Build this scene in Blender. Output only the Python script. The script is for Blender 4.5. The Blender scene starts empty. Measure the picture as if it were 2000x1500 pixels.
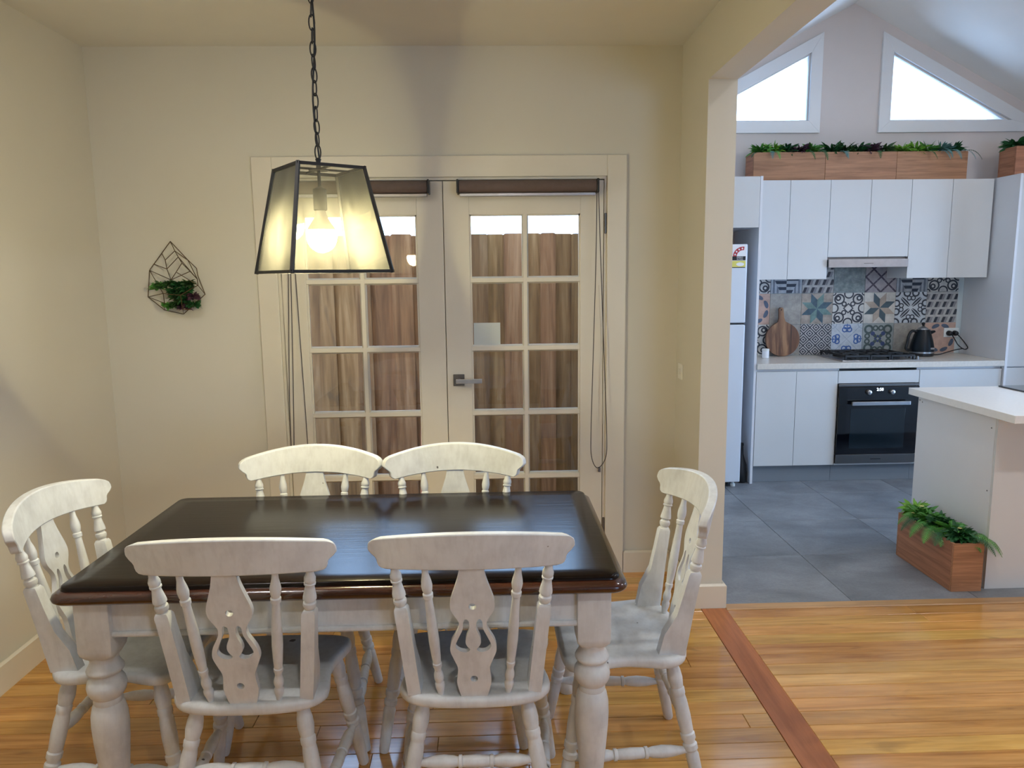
import bpy, bmesh, math, random
from math import sin, cos, tan, pi, radians, sqrt, atan2
from mathutils import Vector, Matrix
random.seed(7)
SC = bpy.context.scene
COL = SC.collection

# ------------------------------------------------------------------ camera
F_PX, PITCH, YAW, ROLL, EYE = 1436.0, radians(8.34), radians(1.64), radians(-0.635), 1.548
fw = Vector((sin(YAW)*cos(PITCH), cos(YAW)*cos(PITCH), -sin(PITCH)))
rt = Vector((cos(YAW), -sin(YAW), 0)); up = rt.cross(fw)
rt2 = rt*cos(ROLL)+up*sin(ROLL); up2 = up*cos(ROLL)-rt*sin(ROLL)
cd = bpy.data.cameras.new('camera'); cam = bpy.data.objects.new('camera', cd); COL.objects.link(cam)
cd.sensor_fit = 'HORIZONTAL'; cd.sensor_width = 36.0; cd.lens = F_PX/2000*36.0; cd.clip_start = 0.05
M = Matrix((rt2, up2, -fw)).transposed().to_4x4(); M.translation = (0, 0, EYE)
cam.matrix_world = M
SC.camera = cam
SC.view_settings.view_transform = 'Standard'; SC.view_settings.look = 'None'
SC.view_settings.gamma = 1.0; SC.view_settings.use_curve_mapping = False
SC.view_settings.exposure = 0.12
SC.cycles.max_bounces = 10; SC.cycles.diffuse_bounces = 6; SC.cycles.transparent_max_bounces = 16
SC.cycles.sample_clamp_indirect = 6.0
SC.cycles.caustics_reflective = False; SC.cycles.caustics_refractive = False

# ------------------------------------------------------------------ sky and daylight
SKY_COL, SKY_STR = (0.38, 0.62, 1.0), 10.0
w = bpy.data.worlds.new('sky'); SC.world = w; w.use_nodes = True
bg = w.node_tree.nodes['Background']; bg.inputs[0].default_value = (*SKY_COL, 1); bg.inputs[1].default_value = SKY_STR

def portal(loc, rot, sx, sy):
    l = bpy.data.lights.new('window_portal', 'AREA'); l.shape = 'RECTANGLE'; l.size = sx; l.size_y = sy
    o = bpy.data.objects.new('window_portal', l); COL.objects.link(o); o.location = loc; o.rotation_euler = rot
    l.cycles.is_portal = True
    return o
# area lights emit along local -Z: rotate so that -Z points into the room
portal((2.15, 5.86, 2.95), (-pi/2, 0, 0), 0.75, 0.62)
portal((3.6, 5.86, 2.95), (-pi/2, 0, 0), 1.15, 0.62)
portal((-0.23, 3.83, 1.05), (-pi/2, 0, 0), 1.5, 1.8)
portal((4.6, 4.2, 1.25), (0, pi/2, 0), 2.1, 1.4)
portal((2.9, -2.75, 1.5), (pi/2, 0, 0), 1.8, 1.3)

# ------------------------------------------------------------------ shader helpers
class X:
    """tiny expression wrapper that grows Math nodes"""
    def __init__(s, nt, sock): s.nt, s.s = nt, sock
    def _op(s, op, b=None, c=None, rev=False):
        n = s.nt.nodes.new('ShaderNodeMath'); n.operation = op
        a = [s, b] if b is not None else [s]
        if rev: a = [b, s]
        if c is not None: a.append(c)
        for i, v in enumerate(a):
            if isinstance(v, X): s.nt.links.new(v.s, n.inputs[i])
            else: n.inputs[i].default_value = v
        return X(s.nt, n.outputs[0])
    def __add__(s, b): return s._op('ADD', b)
    __radd__ = __add__
    def __sub__(s, b): return s._op('SUBTRACT', b)
    def __rsub__(s, b): return s._op('SUBTRACT', b, rev=True)
    def __mul__(s, b): return s._op('MULTIPLY', b)
    __rmul__ = __mul__
    def __truediv__(s, b): return s._op('DIVIDE', b)
    def __lt__(s, b): return s._op('LESS_THAN', b)
    def __gt__(s, b): return s._op('GREATER_THAN', b)
    def abs(s): return s._op('ABSOLUTE')
    def floor(s): return s._op('FLOOR')
    def frac(s): return s._op('FRACT')
    def sqrt(s): return s._op('SQRT')
    def mod(s, b): return s._op('FLOORED_MODULO', b)
    def max(s, b): return s._op('MAXIMUM', b)
    def min(s, b): return s._op('MINIMUM', b)
    def atan2(s, b): return s._op('ARCTAN2', b)
    def sin(s): return s._op('SINE')
    def cos(s): return s._op('COSINE')

def newmat(name):
    m = bpy.data.materials.new(name); m.use_nodes = True
    nt = m.node_tree; b = nt.nodes['Principled BSDF']
    return m, nt, b
def lin(c):
    return tuple(((v/12.92) if v <= 0.04045 else ((v+0.055)/1.055)**2.4) for v in c)
def rgb(r, g, b): return lin((r/255, g/255, b/255))
def texco(nt, kind='Object'):
    return nt.nodes.new('ShaderNodeTexCoord').outputs[kind]
def mapping(nt, vec, scale=(1, 1, 1), loc=(0, 0, 0)):
    n = nt.nodes.new('ShaderNodeMapping'); n.inputs['Scale'].default_value = scale; n.inputs['Location'].default_value = loc
    nt.links.new(vec, n.inputs[0]); return n.outputs[0]
def noise(nt, vec, scale=5, detail=3, rough=.5, dist=0.0):
    n = nt.nodes.new('ShaderNodeTexNoise'); n.inputs['Scale'].default_value = scale; n.inputs['Detail'].default_value = detail
    n.inputs['Roughness'].default_value = rough; n.inputs['Distortion'].default_value = dist
    nt.links.new(vec, n.inputs['Vector']); return n.outputs['Fac']
def ramp(nt, fac, stops):
    n = nt.nodes.new('ShaderNodeValToRGB'); e = n.color_ramp.elements
    while len(e) > 1: e.remove(e[-1])
    e[0].position, e[0].color = stops[0][0], (*stops[0][1], 1)
    for p, c in stops[1:]:
        k = e.new(p); k.color = (*c, 1)
    nt.links.new(fac, n.inputs[0]); return n.outputs[0]
def mixc(nt, fac, a, b, blend='MIX'):
    n = nt.nodes.new('ShaderNodeMix'); n.data_type = 'RGBA'; n.blend_type = blend
    for v, i in ((fac, 0), (a, 6), (b, 7)):
        if isinstance(v, X): v = v.s
        if isinstance(v, (tuple, list)): n.inputs[i].default_value = (*v[:3], 1)
        elif isinstance(v, (int, float)): n.inputs[i].default_value = v
        else: nt.links.new(v, n.inputs[i])
    return n.outputs[2]
def bump(nt, b, h, strength=.2, dist=.002):
    n = nt.nodes.new('ShaderNodeBump'); n.inputs['Strength'].default_value = strength; n.inputs['Distance'].default_value = dist
    nt.links.new(h, n.inputs['Height']); nt.links.new(n.outputs[0], b.inputs['Normal'])
def randvec(nt, vec):
    oi = nt.nodes.new('ShaderNodeObjectInfo')
    r = X(nt, oi.outputs['Random'])*61.7
    cb = nt.nodes.new('ShaderNodeCombineXYZ')
    for i in range(3): nt.links.new(r.s, cb.inputs[i])
    a = nt.nodes.new('ShaderNodeVectorMath'); nt.links.new(vec, a.inputs[0]); nt.links.new(cb.outputs[0], a.inputs[1])
    return a.outputs[0], oi.outputs['Random']

MATS = {}
def plain(name, col, rough=.5, metal=0.0, spec=.5, coat=0.0, var=.04, vscale=6.0, bmp=0.0, bscale=200):
    """plain surface with a faint mottling"""
    m, nt, b = newmat(name)
    v = texco(nt)
    f = noise(nt, v, vscale, 3)
    lo = tuple(max(0, c*(1-var)) for c in col); hi = tuple(min(1, c*(1+var)) for c in col)
    nt.links.new(ramp(nt, f, [(.3, lo), (.7, hi)]), b.inputs['Base Color'])
    b.inputs['Roughness'].default_value = rough; b.inputs['Metallic'].default_value = metal
    b.inputs['Specular IOR Level'].default_value = spec; b.inputs['Coat Weight'].default_value = coat
    if bmp: bump(nt, b, noise(nt, v, bscale, 2), bmp)
    MATS[name] = m
    return m
def emit(name, col, strength):
    m, nt, b = newmat(name)
    b.inputs['Base Color'].default_value = (*col, 1)
    b.inputs['Emission Color'].default_value = (*col, 1); b.inputs['Emission Strength'].default_value = strength
    MATS[name] = m; return m
def glass(name, tint=(1, 1, 1), haze=0.0, hazecol=(.9, .9, .85), gloss=1.0, dust=False):
    m, nt, b = newmat(name); nt.nodes.remove(b)
    out = nt.nodes['Material Output']
    t = nt.nodes.new('ShaderNodeBsdfTransparent'); t.inputs[0].default_value = (*tint, 1)
    g = nt.nodes.new('ShaderNodeBsdfGlossy'); g.inputs['Roughness'].default_value = .02
    fr = nt.nodes.new('ShaderNodeFresnel'); fr.inputs[0].default_value = 1.45
    mx = nt.nodes.new('ShaderNodeMixShader')
    nt.links.new((X(nt, fr.outputs[0])*gloss).s, mx.inputs[0]); nt.links.new(t.outputs[0], mx.inputs[1]); nt.links.new(g.outputs[0], mx.inputs[2])
    res = mx.outputs[0]
    if haze:
        d = nt.nodes.new('ShaderNodeBsdfDiffuse'); d.inputs[0].default_value = (*hazecol, 1)
        tl = nt.nodes.new('ShaderNodeBsdfTranslucent'); tl.inputs[0].default_value = (*hazecol, 1)
        m1 = nt.nodes.new('ShaderNodeMixShader'); m1.inputs[0].default_value = .5
        nt.links.new(d.outputs[0], m1.inputs[1]); nt.links.new(tl.outputs[0], m1.inputs[2])
        m2 = nt.nodes.new('ShaderNodeMixShader')
        if dust:
            f = X(nt, noise(nt, mapping(nt, texco(nt), (14, 14, 4)), 3, 4))
            nt.links.new((f*haze*2.0).s, m2.inputs[0])
        else: m2.inputs[0].default_value = haze
        nt.links.new(res, m2.inputs[1]); nt.links.new(m1.outputs[0], m2.inputs[2]); res = m2.outputs[0]
    nt.links.new(res, out.inputs[0]); MATS[name] = m; return m
def wood(name, stops, axis=0, stretch=(1.2, 22, 22), rough=.4, coat=0.0, randomize=True, brightvar=.25, bmp=.1, spec=.5, knots=0.0):
    """grain runs along the given axis; each piece gets its own cut and tone"""
    m, nt, b = newmat(name)
    v = texco(nt); rnd = None
    if randomize: v, rnd = randvec(nt, v)
    sc = [stretch[1]]*3; sc[axis] = stretch[0]
    mv = mapping(nt, v, tuple(sc))
    f = noise(nt, mv, 1.0, 5, .62, .6)
    c = ramp(nt, f, stops)
    f2 = noise(nt, mapping(nt, v, tuple(k*3.5 for k in sc)), 1.0, 3, .6)
    c = mixc(nt, .35, c, ramp(nt, f2, [(.3, (.45, .42, .4)), (.6, (1, 1, 1))]), 'MULTIPLY')
    if knots:
        sk = [4.5]*3; sk[axis] = 1.6
        k = noise(nt, mapping(nt, v, tuple(sk)), 1.6, 2, .5, 1.5)
        c = mixc(nt, ramp(nt, k, [(.66, (0, 0, 0)), (.75, (knots,)*3)]), c, (.10, .05, .025))
    if rnd is not None and brightvar:
        hv = nt.nodes.new('ShaderNodeHueSaturation'); nt.links.new(c, hv.inputs['Color'])
        nt.links.new((X(nt, rnd)*brightvar*2+(1-brightvar)).s, hv.inputs['Value'])
        r2 = (X(nt, rnd)*7.31).frac()
        nt.links.new((r2*.016+.492).s, hv.inputs['Hue']); c = hv.outputs[0]
    nt.links.new(c, b.inputs['Base Color'])
    b.inputs['Roughness'].default_value = rough; b.inputs['Coat Weight'].default_value = coat; b.inputs['Coat Roughness'].default_value = .12
    b.inputs['Specular IOR Level'].default_value = spec
    if bmp: bump(nt, b, f2, bmp, .001)
    MATS[name] = m; return m

plain('wall_paint', rgb(214, 211, 199), .75, var=.015, vscale=2, bmp=.05, bscale=120)
plain('ceiling_paint', rgb(222, 222, 218), .85, var=.01)
plain('vault_paint', rgb(246, 244, 240), .8, var=.01)
plain('gable_paint', rgb(224, 214, 208), .75, var=.015)
plain('trim_paint', rgb(222, 217, 203), .35, var=.02, bmp=.06, bscale=60)
plain('white_trim', rgb(236, 236, 236), .4, var=.01)
plain('cabinet_gloss', rgb(212, 212, 210), .12, coat=.6, var=.008)
plain('cabinet_side', rgb(222, 222, 224), .4, var=.01)
plain('stone_top', rgb(214, 206, 194), .25, var=.05, vscale=60)
plain('island_top', rgb(232, 230, 226), .25, var=.02, vscale=60)
plain('kick_grey', rgb(128, 134, 140), .4, var=.03)
plain('steel', rgb(190, 190, 192), .28, 1.0, var=.05, vscale=30)
plain('dark_steel', rgb(120, 118, 116), .35, 1.0, var=.05)
plain('black_iron', rgb(24, 23, 23), .55, var=.2, vscale=20)
plain('black_plastic', rgb(18, 18, 20), .4, var=.1)
plain('black_glass', rgb(8, 9, 14), .06, coat=.5, var=.1)
plain('oven_window', rgb(22, 32, 38), .08, coat=.5, var=.15, vscale=4)
plain('navy_enamel', rgb(8, 17, 24), .38, spec=.3, var=.1)
plain('white_plastic', rgb(232, 232, 226), .4, var=.01)
plain('fridge_white', rgb(214, 222, 232), .3, coat=.2, var=.01)
plain('blind_fabric', rgb(98, 84, 80), .8, var=.06, vscale=40)
plain('cord_dark', rgb(70, 66, 66), .7, var=.05)
plain('cord_pale', rgb(200, 192, 176), .7, var=.05)
plain('soil', rgb(38, 28, 22), .9, var=.3, vscale=40)
plain('wire_bronze', rgb(92, 74, 52), .45, .6, var=.1)
plain('card_pale', rgb(200, 208, 206), .6, var=.02)
plain('flower_cream', rgb(238, 228, 150), .6, var=.1)
plain('leaf_green', rgb(84, 146, 62), .45, var=.3, vscale=25)
plain('leaf_dark', rgb(40, 92, 48), .45, var=.3, vscale=25)
plain('leaf_bright', rgb(124, 176, 66), .45, var=.25, vscale=25)
plain('leaf_blue', rgb(98, 140, 136), .5, var=.2, vscale=25)
plain('leaf_purple', rgb(84, 56, 70), .5, var=.3, vscale=25)
plain('leaf_moss', rgb(50, 84, 38), .6, var=.35, vscale=40)
plain('outdoor_concrete', rgb(150, 146, 140), .9, var=.1)
plain('outdoor_brick', rgb(170, 160, 150), .9, var=.1)
plain('label_white', rgb(238, 238, 240), .5, var=.01)
plain('label_red', rgb(178, 34, 44), .5, var=.03)
plain('label_black', rgb(14, 14, 14), .5, var=.03)
plain('label_yellow', rgb(226, 216, 110), .5, var=.02)
plain('terracotta_pole', rgb(196, 120, 84), .6, var=.1)
glass('clear_glass')
glass('lamp_glass', tint=(.94, .94, .91), haze=.03, hazecol=(.95, .94, .86), dust=True)
plain('bulb_collar', rgb(226, 214, 184), .5, var=.02)
emit('bulb_glow', (1.0, .86, .48), 400.0)
emit('added_downlight_glow', (1.0, .98, .96), 600.0)  # glow of the fill lights added in the dining ceiling
emit('added_vault_glow', (.96, .98, 1.0), 720.0)  # glow of the fill lights added in the vault
emit('display_glow', (.8, .9, 1.0), 3.0)
wood('table_dark', [(.3, rgb(13, 8, 6)), (.55, rgb(24, 15, 11)), (.75, rgb(38, 22, 16))], 0, (1.5, 26, 26), .20, coat=0.0, spec=.2, randomize=False, bmp=.25)
wood('table_edge', [(.3, rgb(34, 16, 10)), (.6, rgb(70, 34, 20)), (.8, rgb(104, 56, 30))], 0, (2.5, 30, 30), .22, coat=.5, randomize=False)
wood('floor_board', [(.25, rgb(164, 112, 50)), (.5, rgb(204, 152, 80)), (.75, rgb(220, 172, 100))], 0, (1.3, 18, 18), .17, coat=.3, brightvar=.13, bmp=.06, knots=.35)
wood('floor_strip', [(.3, rgb(154, 94, 56)), (.6, rgb(182, 116, 72)), (.8, rgb(196, 132, 86))], 1, (1.2, 14, 14), .35, coat=0.0, brightvar=0, spec=.3)
wood('threshold', [(.3, rgb(170, 128, 84)), (.7, rgb(206, 164, 112))], 0, (1.2, 20, 20), .35, brightvar=0)
wood('planter_wood', [(.3, rgb(144, 98, 68)), (.55, rgb(176, 124, 90)), (.8, rgb(192, 140, 104))], 0, (2.0, 40, 40), .5, brightvar=.06)
wood('planter_wood_y', [(.3, rgb(144, 98, 68)), (.55, rgb(176, 124, 90)), (.8, rgb(192, 140, 104))], 1, (2.0, 40, 40), .5, brightvar=.06)
wood('board_wood', [(.3, rgb(70, 44, 28)), (.5, rgb(112, 74, 48)), (.75, rgb(176, 132, 92))], 2, (1.2, 24, 24), .45, brightvar=0)
wood('fence_wood', [(.25, rgb(84, 52, 30)), (.5, rgb(132, 88, 54)), (.78, rgb(168, 122, 84))], 2, (1.1, 16, 16), .85, brightvar=.26, bmp=.4, knots=.5, spec=.2)

def painted():
    """worn white furniture paint: brushed streaks, greyish wear, dark chips"""
    m, nt, b = newmat('chair_paint')
    v, rnd = randvec(nt, texco(nt))
    f = noise(nt, v, 9, 4, .6)
    c = ramp(nt, f, [(.25, rgb(200, 202, 202)), (.55, rgb(222, 225, 225)), (.8, rgb(230, 233, 232))])
    g = noise(nt, mapping(nt, v, (60, 60, 14)), 1.0, 3, .6)
    c = mixc(nt, .25, c, ramp(nt, g, [(.35, (.72, .70, .67)), (.55, (1, 1, 1))]), 'MULTIPLY')
    ch = noise(nt, v, 26, 2, .4)
    c = mixc(nt, ramp(nt, ch, [(.775, (0, 0, 0)), (.79, (.85, .85, .85))]), c, rgb(70, 58, 50))
    nt.links.new(c, b.inputs['Base Color']); b.inputs['Roughness'].default_value = .42
    bump(nt, b, g, .08, .001); MATS['chair_paint'] = m
painted()
def slate():
    m, nt, b = newmat('floor_slate')
    v, rnd = randvec(nt, texco(nt))
    f = noise(nt, mapping(nt, v, (1, 1.6, 1)), 2.2, 6, .65, .4)
    c = ramp(nt, f, [(.3, rgb(108, 110, 114)), (.5, rgb(130, 133, 137)), (.7, rgb(152, 155, 159))])
    g = noise(nt, v, 70, 4, .7)
    c = mixc(nt, .4, c, ramp(nt, g, [(.35, (.6, .6, .62)), (.65, (1.0, 1.0, 1.0))]), 'MULTIPLY')
    nt.links.new(c, b.inputs['Base Color']); b.inputs['Roughness'].default_value = .42
    bump(nt, b, g, .15, .001); MATS['floor_slate'] = m
slate()

# printed wall tiles: one node pattern each, drawn in the tile's own coordinates (-1..1)
def tile_mat(name, fn, mott=.12):
    m, nt, b = newmat(name)
    sp = nt.nodes.new('ShaderNodeSeparateXYZ'); nt.links.new(texco(nt), sp.inputs[0])
    u = X(nt, sp.outputs[0])/.1225; v = X(nt, sp.outputs[2])/.1195
    c = fn(nt, u, v)
    f = noise(nt, texco(nt), 22, 4, .6)
    c = mixc(nt, 1.0, c, ramp(nt, f, [(.3, (1-mott*2,)*3), (.6, (1, 1, 1))]), 'MULTIPLY')
    nt.links.new(c, b.inputs['Base Color']); b.inputs['Roughness'].default_value = .28
    MATS[name] = m; return name
INK, NAVY, TEAL, BEIGE, PALE, GREYB, MAUVE, PINK, SAGE = rgb(52, 56, 66), rgb(60, 76, 112), rgb(76, 98, 108), rgb(178, 162, 146), rgb(206, 204, 198), rgb(150, 158, 162), rgb(166, 156, 156), rgb(192, 160, 144), rgb(132, 146, 144)
def polar(u, v): return (u*u+v*v).sqrt(), v.atan2(u)
def ring(a, b, ca, cb, r, wd): return (((a-ca)*(a-ca)+(b-cb)*(b-cb)).sqrt()-r).abs() < wd
def disc(a, b, ca, cb, ra, rb): return ((a-ca)/ra)*((a-ca)/ra)+((b-cb)/rb)*((b-cb)/rb) < 1.0
def p_star(dark, light, back):
    def f(nt, u, v):
        r, th = polar(u, v); k = (th+pi)/(pi/4); ph = k.frac()*(pi/4)
        q = r*ph.sin()/sin(pi/4); p = r*ph.cos()-q*cos(pi/4); a = .586
        ins = (p < a)*(q < a); odd = k.floor().mod(2.0)
        return mixc(nt, ins, back, mixc(nt, odd, dark, light))
    return f
def p_scroll(nt, u, v):
    a, b = u.abs(), v.abs()
    h = ring(a, b, .60, .60, .30, .05).max(ring(a, b, .68, .66, .13, .05)).max(ring(a, b, 0, .95, .28, .045)).max(ring(a, b, .95, 0, .28, .045))
    h = h.max(((a+b)-.30).abs() < .05).max(ring(a, b, .28, .28, .13, .04)).max(ring(a, b, 1.0, 1.0, .14, .04))
    return mixc(nt, h, PALE, INK)
def p_petals(nt, u, v):
    a, b = u.abs(), v.abs(); d1 = (a+b)*.7071; d2 = (a-b).abs()*.7071
    mx, mn = a.max(b), a.min(b)
    h = disc(d1, d2, .52, .0, .42, .13)*(d2 > .025)
    h = h.max(ring(mx, mn, .62, .13, .13, .035)).max(ring(mx, mn, .95, .28, .2, .05)).max(ring(a, b, 1.0, 1.0, .26, .05))
    return mixc(nt, h, rgb(196, 202, 206), INK)
def p_cubes(nt, u, v):
    y = v*2.0; row = y.floor(); f = y.frac()
    t = (u*2.0+row*.5-f*.35+8.0).frac()
    up_ = (f < .72)
    c = mixc(nt, (t < .36)*up_, rgb(184, 182, 178), INK)
    return mixc(nt, (t > .36)*(t < .68)*up_, c, rgb(140, 138, 140))
def p_diamond(nt, u, v):
    fa = ((u+v)*1.25+.5).frac()-.5; fb = ((u-v)*1.25+.5).frac()-.5
    d = fa.abs().max(fb.abs())
    h = ((d-.26).abs() < .06).max(d > .44).max(d < .10)
    return mixc(nt, h, rgb(188, 184, 182), INK)
def p_lattice(nt, u, v):
    fa = ((u+v)*1.0+.5).frac()-.5; fb = ((u-v)*1.0+.5).frac()-.5
    h = (fa.abs() < .075).max(fb.abs() < .075)
    g = ((u*2).frac()-.5).abs()+((v*2).frac()-.5).abs() < .12
    return mixc(nt, g, mixc(nt, h, rgb(172, 164, 166), rgb(74, 66, 80)), rgb(110, 100, 112))
def p_stripe(nt, u, v):
    s = ((v.abs()*5.0).floor()+(u > 0)).mod(2.0)
    c = mixc(nt, s, rgb(178, 182, 186), rgb(48, 60, 76))
    out_ = (u.abs()+v.abs()*.5) > .85
    t2 = ((u.abs()*8).floor()).mod(2.0)
    return mixc(nt, out_, c, mixc(nt, t2, rgb(120, 128, 138), rgb(178, 182, 186)))
def p_mottle(c1, c2, sc):
    def f(nt, u, v):
        n = X(nt, noise(nt, texco(nt), sc, 3, .6))
        fa = ((u*2).frac()-.5); fb = ((v*2).frac()-.5)
        h = ((fa*fa+fb*fb).sqrt()-.38).abs() < .05
        return mixc(nt, h*.35, ramp(nt, n.s, [(.35, c1), (.65, c2)]), c1)
    return f
def p_blue(nt, u, v):
    a, b = u.abs(), v.abs(); mx, mn = a.max(b), a.min(b)
    h = ring(mx, mn, .62, .16, .14, .04).max(ring(mx, mn, .80, .10, .12, .035)).max((mn < .03)*(mx > .45))
    g = ((a-b).abs() < .03).max(ring(a, b, 1.0, 1.0, .3, .03))
    return mixc(nt, h, mixc(nt, g, rgb(192, 198, 204), rgb(160, 170, 180)), rgb(64, 98, 156))
def p_ornate(nt, u, v):
    a, b = u.abs(), v.abs(); mx, mn = a.max(b), a.min(b)
    h = ring(a, b, .62, .62, .24, .07).max(ring(mx, mn, .70, .18, .14, .05)).max(disc((a+b)*.7071, (a-b)*.7071, .3, 0, .24, .1))
    g = disc(a, b, .34, .34, .14, .14).max(disc(mx, mn, .16, 0, .08, .08))
    return mixc(nt, g, mixc(nt, h, rgb(150, 156, 154), rgb(70, 86, 84)), rgb(58, 74, 116))
def p_leafring(nt, u, v):
    r, th = polar(u, v); ph = ((th+pi)/(pi/4)).frac()-.5
    h = disc(r, ph*(pi/4)*.84, .84, 0, .13, .27)
    return mixc(nt, h, PINK, rgb(86, 98, 116))
TP = dict(star_light=tile_mat('tile_star_light', p_star(rgb(72, 92, 100), BEIGE, rgb(208, 204, 194))),
          star_dark=tile_mat('tile_star_dark', p_star(rgb(72, 98, 112), rgb(112, 142, 138), rgb(172, 160, 148)), .2),
          scroll=tile_mat('tile_scroll', p_scroll), petals=tile_mat('tile_petals', p_petals), cubes=tile_mat('tile_cubes', p_cubes),
          diamond=tile_mat('tile_diamond', p_diamond), lattice=tile_mat('tile_lattice', p_lattice), stripe=tile_mat('tile_stripe', p_stripe),
          sage=tile_mat('tile_sage', p_mottle(rgb(118, 132, 132), rgb(156, 166, 164), 30)), plain=tile_mat('tile_plain', p_mottle(rgb(150, 146, 140), rgb(176, 170, 160), 14)),
          blue=tile_mat('tile_blue', p_blue), ornate=tile_mat('tile_ornate', p_ornate), leafring=tile_mat('tile_leafring', p_leafring))

# ------------------------------------------------------------------ mesh helpers
class MB:
    def __init__(s): s.v, s.f = [], []
    def add(s, vs, fs):
        o = len(s.v); s.v += [tuple(p) for p in vs]; s.f += [tuple(i+o for i in f) for f in fs]; return s
    def box(s, x0, x1, y0, y1, z0, z1):
        vs = [(x, y, z) for x in (x0, x1) for y in (y0, y1) for z in (z0, z1)]
        return s.add(vs, [(0, 1, 3, 2), (4, 6, 7, 5), (0, 4, 5, 1), (2, 3, 7, 6), (0, 2, 6, 4), (1, 5, 7, 3)])
    def cbox(s, x0, x1, y0, y1, z0, z1, c=.001):
        """box whose top edge is chamfered by c"""
        b = [(x0, y0), (x1, y0), (x1, y1), (x0, y1)]; t = [(x0+c, y0+c), (x1-c, y0+c), (x1-c, y1-c), (x0+c, y1-c)]
        vs = [(*p, z0) for p in b]+[(*p, z1-c) for p in b]+[(*p, z1) for p in t]
        fs = [(3, 2, 1, 0), (8, 9, 10, 11)]
        for k in range(4):
            j = (k+1) % 4; fs += [(k, j, 4+j, 4+k), (4+k, 4+j, 8+j, 8+k)]
        return s.add(vs, fs)
    def lathe(s, p0, p1, prof, n=14):
        p0, p1 = Vector(p0), Vector(p1); d = p1-p0; z = d.normalized()
        x = z.orthogonal().normalized() if abs(z.z) < .999 else Vector((1, 0, 0)); y = z.cross(x)
        vs, fs = [], []
        for t, r in prof:
            c = p0+d*t
            for k in range(n):
                a = 2*pi*k/n; vs.append(c+(x*cos(a)+y*sin(a))*r)
        m = len(prof)
        for i in range(m-1):
            for k in range(n):
                j = (k+1) % n; fs.append((i*n+k, i*n+j, (i+1)*n+j, (i+1)*n+k))
        fs.append(tuple(reversed(range(n)))); fs.append(tuple(range((m-1)*n, m*n)))
        return s.add(vs, fs)
    def tube(s, pts, r, n=6, closed=False):
        pts = [Vector(p) for p in pts]; m = len(pts); vs, fs = [], []
        prev = None
        for i, p in enumerate(pts):
            a = pts[i-1] if (i > 0 or closed) else p; b = pts[(i+1) % m] if (i < m-1 or closed) else p
            t = (b-a).normalized()
            if prev is None: x = t.orthogonal().normalized()
            else:
                x = prev-t*prev.dot(t)
                x = x.normalized() if x.length > 1e-6 else t.orthogonal().normalized()
            prev = x; y = t.cross(x); rr = r[i] if isinstance(r, (list, tuple)) else r
            vs += [p+(x*cos(2*pi*k/n)+y*sin(2*pi*k/n))*rr for k in range(n)]
        for i in range(m if closed else m-1):
            i2 = (i+1) % m
            for k in range(n):
                j = (k+1) % n; fs.append((i*n+k, i*n+j, i2*n+j, i2*n+k))
        if not closed: fs.append(tuple(reversed(range(n)))); fs.append(tuple(range((m-1)*n, m*n)))
        return s.add(vs, fs)
    def rings(s, rs, cap0=True, cap1=True):
        n = len(rs[0]); vs = [p for r in rs for p in r]; fs = []
        for i in range(len(rs)-1):
            for k in range(n):
                j = (k+1) % n; fs.append((i*n+k, i*n+j, (i+1)*n+j, (i+1)*n+k))
        if cap0: fs.append(tuple(reversed(range(n))))
        if cap1: fs.append(tuple(range((len(rs)-1)*n, len(rs)*n)))
        return s.add(vs, fs)
    def prism(s, poly, axis, a0, a1):
        """polygon in the two other axes, extruded along axis"""
        def pt(p, a):
            q = list(p); q.insert(axis, a); return tuple(q)
        n = len(poly); vs = [pt(p, a0) for p in poly]+[pt(p, a1) for p in poly]
        fs = [tuple(reversed(range(n))), tuple(range(n, 2*n))]+[(k, (k+1) % n, n+(k+1) % n, n+k) for k in range(n)]
        return s.add(vs, fs)
    def mesh(s, name, mat, off=(0, 0, 0), smooth=True, ang=35):
        me = bpy.data.meshes.new(name)
        me.from_pydata([(p[0]-off[0], p[1]-off[1], p[2]-off[2]) for p in s.v], [], s.f)
        bm = bmesh.new(); bm.from_mesh(me); bmesh.ops.recalc_face_normals(bm, faces=bm.faces); bm.to_mesh(me); bm.free()
        return finish(me, mat, smooth, ang)
    def build(s, name, mat, parent=None, world=True, smooth=True, ang=35, bevel=0.0, **props):
        if parent is not None: off = tuple(wloc(parent)) if world else (0, 0, 0)
        else:
            xs, ys, zs = zip(*s.v); off = ((min(xs)+max(xs))/2, (min(ys)+max(ys))/2, min(zs))
        me = s.mesh(name, mat, off, smooth, ang)
        o = bpy.data.objects.new(name, me); COL.objects.link(o)
        if parent is not None: o.parent = parent
        else: o.location = off
        if bevel: bev(o, bevel)
        for k, val in props.items(): o[k] = val
        return o
def wloc(o):
    v = Vector(o.location); p = o.parent
    while p is not None: v = v+Vector(p.location); p = p.parent
    return v
def finish(me, mat, smooth=True, ang=35):
    me.materials.append(MATS[mat] if isinstance(mat, str) else mat)
    if smooth:
        for p in me.polygons: p.use_smooth = True
        me.set_sharp_from_angle(angle=radians(ang))
    me.update(); return me
def bev(o, wd, seg=2):
    b = o.modifiers.new('bevel', 'BEVEL'); b.width = wd; b.segments = seg; b.limit_method = 'ANGLE'; b.angle_limit = radians(40); b.harden_normals = False
def thing(name, label, cat, loc=(0, 0, 0), rotz=0.0, group=None, kind=None):
    o = bpy.data.objects.new(name, None); COL.objects.link(o); o.location = loc; o.rotation_euler = (0, 0, rotz)
    o.empty_display_size = .05
    o['label'] = label; o['category'] = cat
    if group: o['group'] = group
    if kind: o['kind'] = kind
    return o
def struct(o, label, cat='room'): o['label'] = label; o['category'] = cat; o['kind'] = 'structure'; return o
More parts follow.
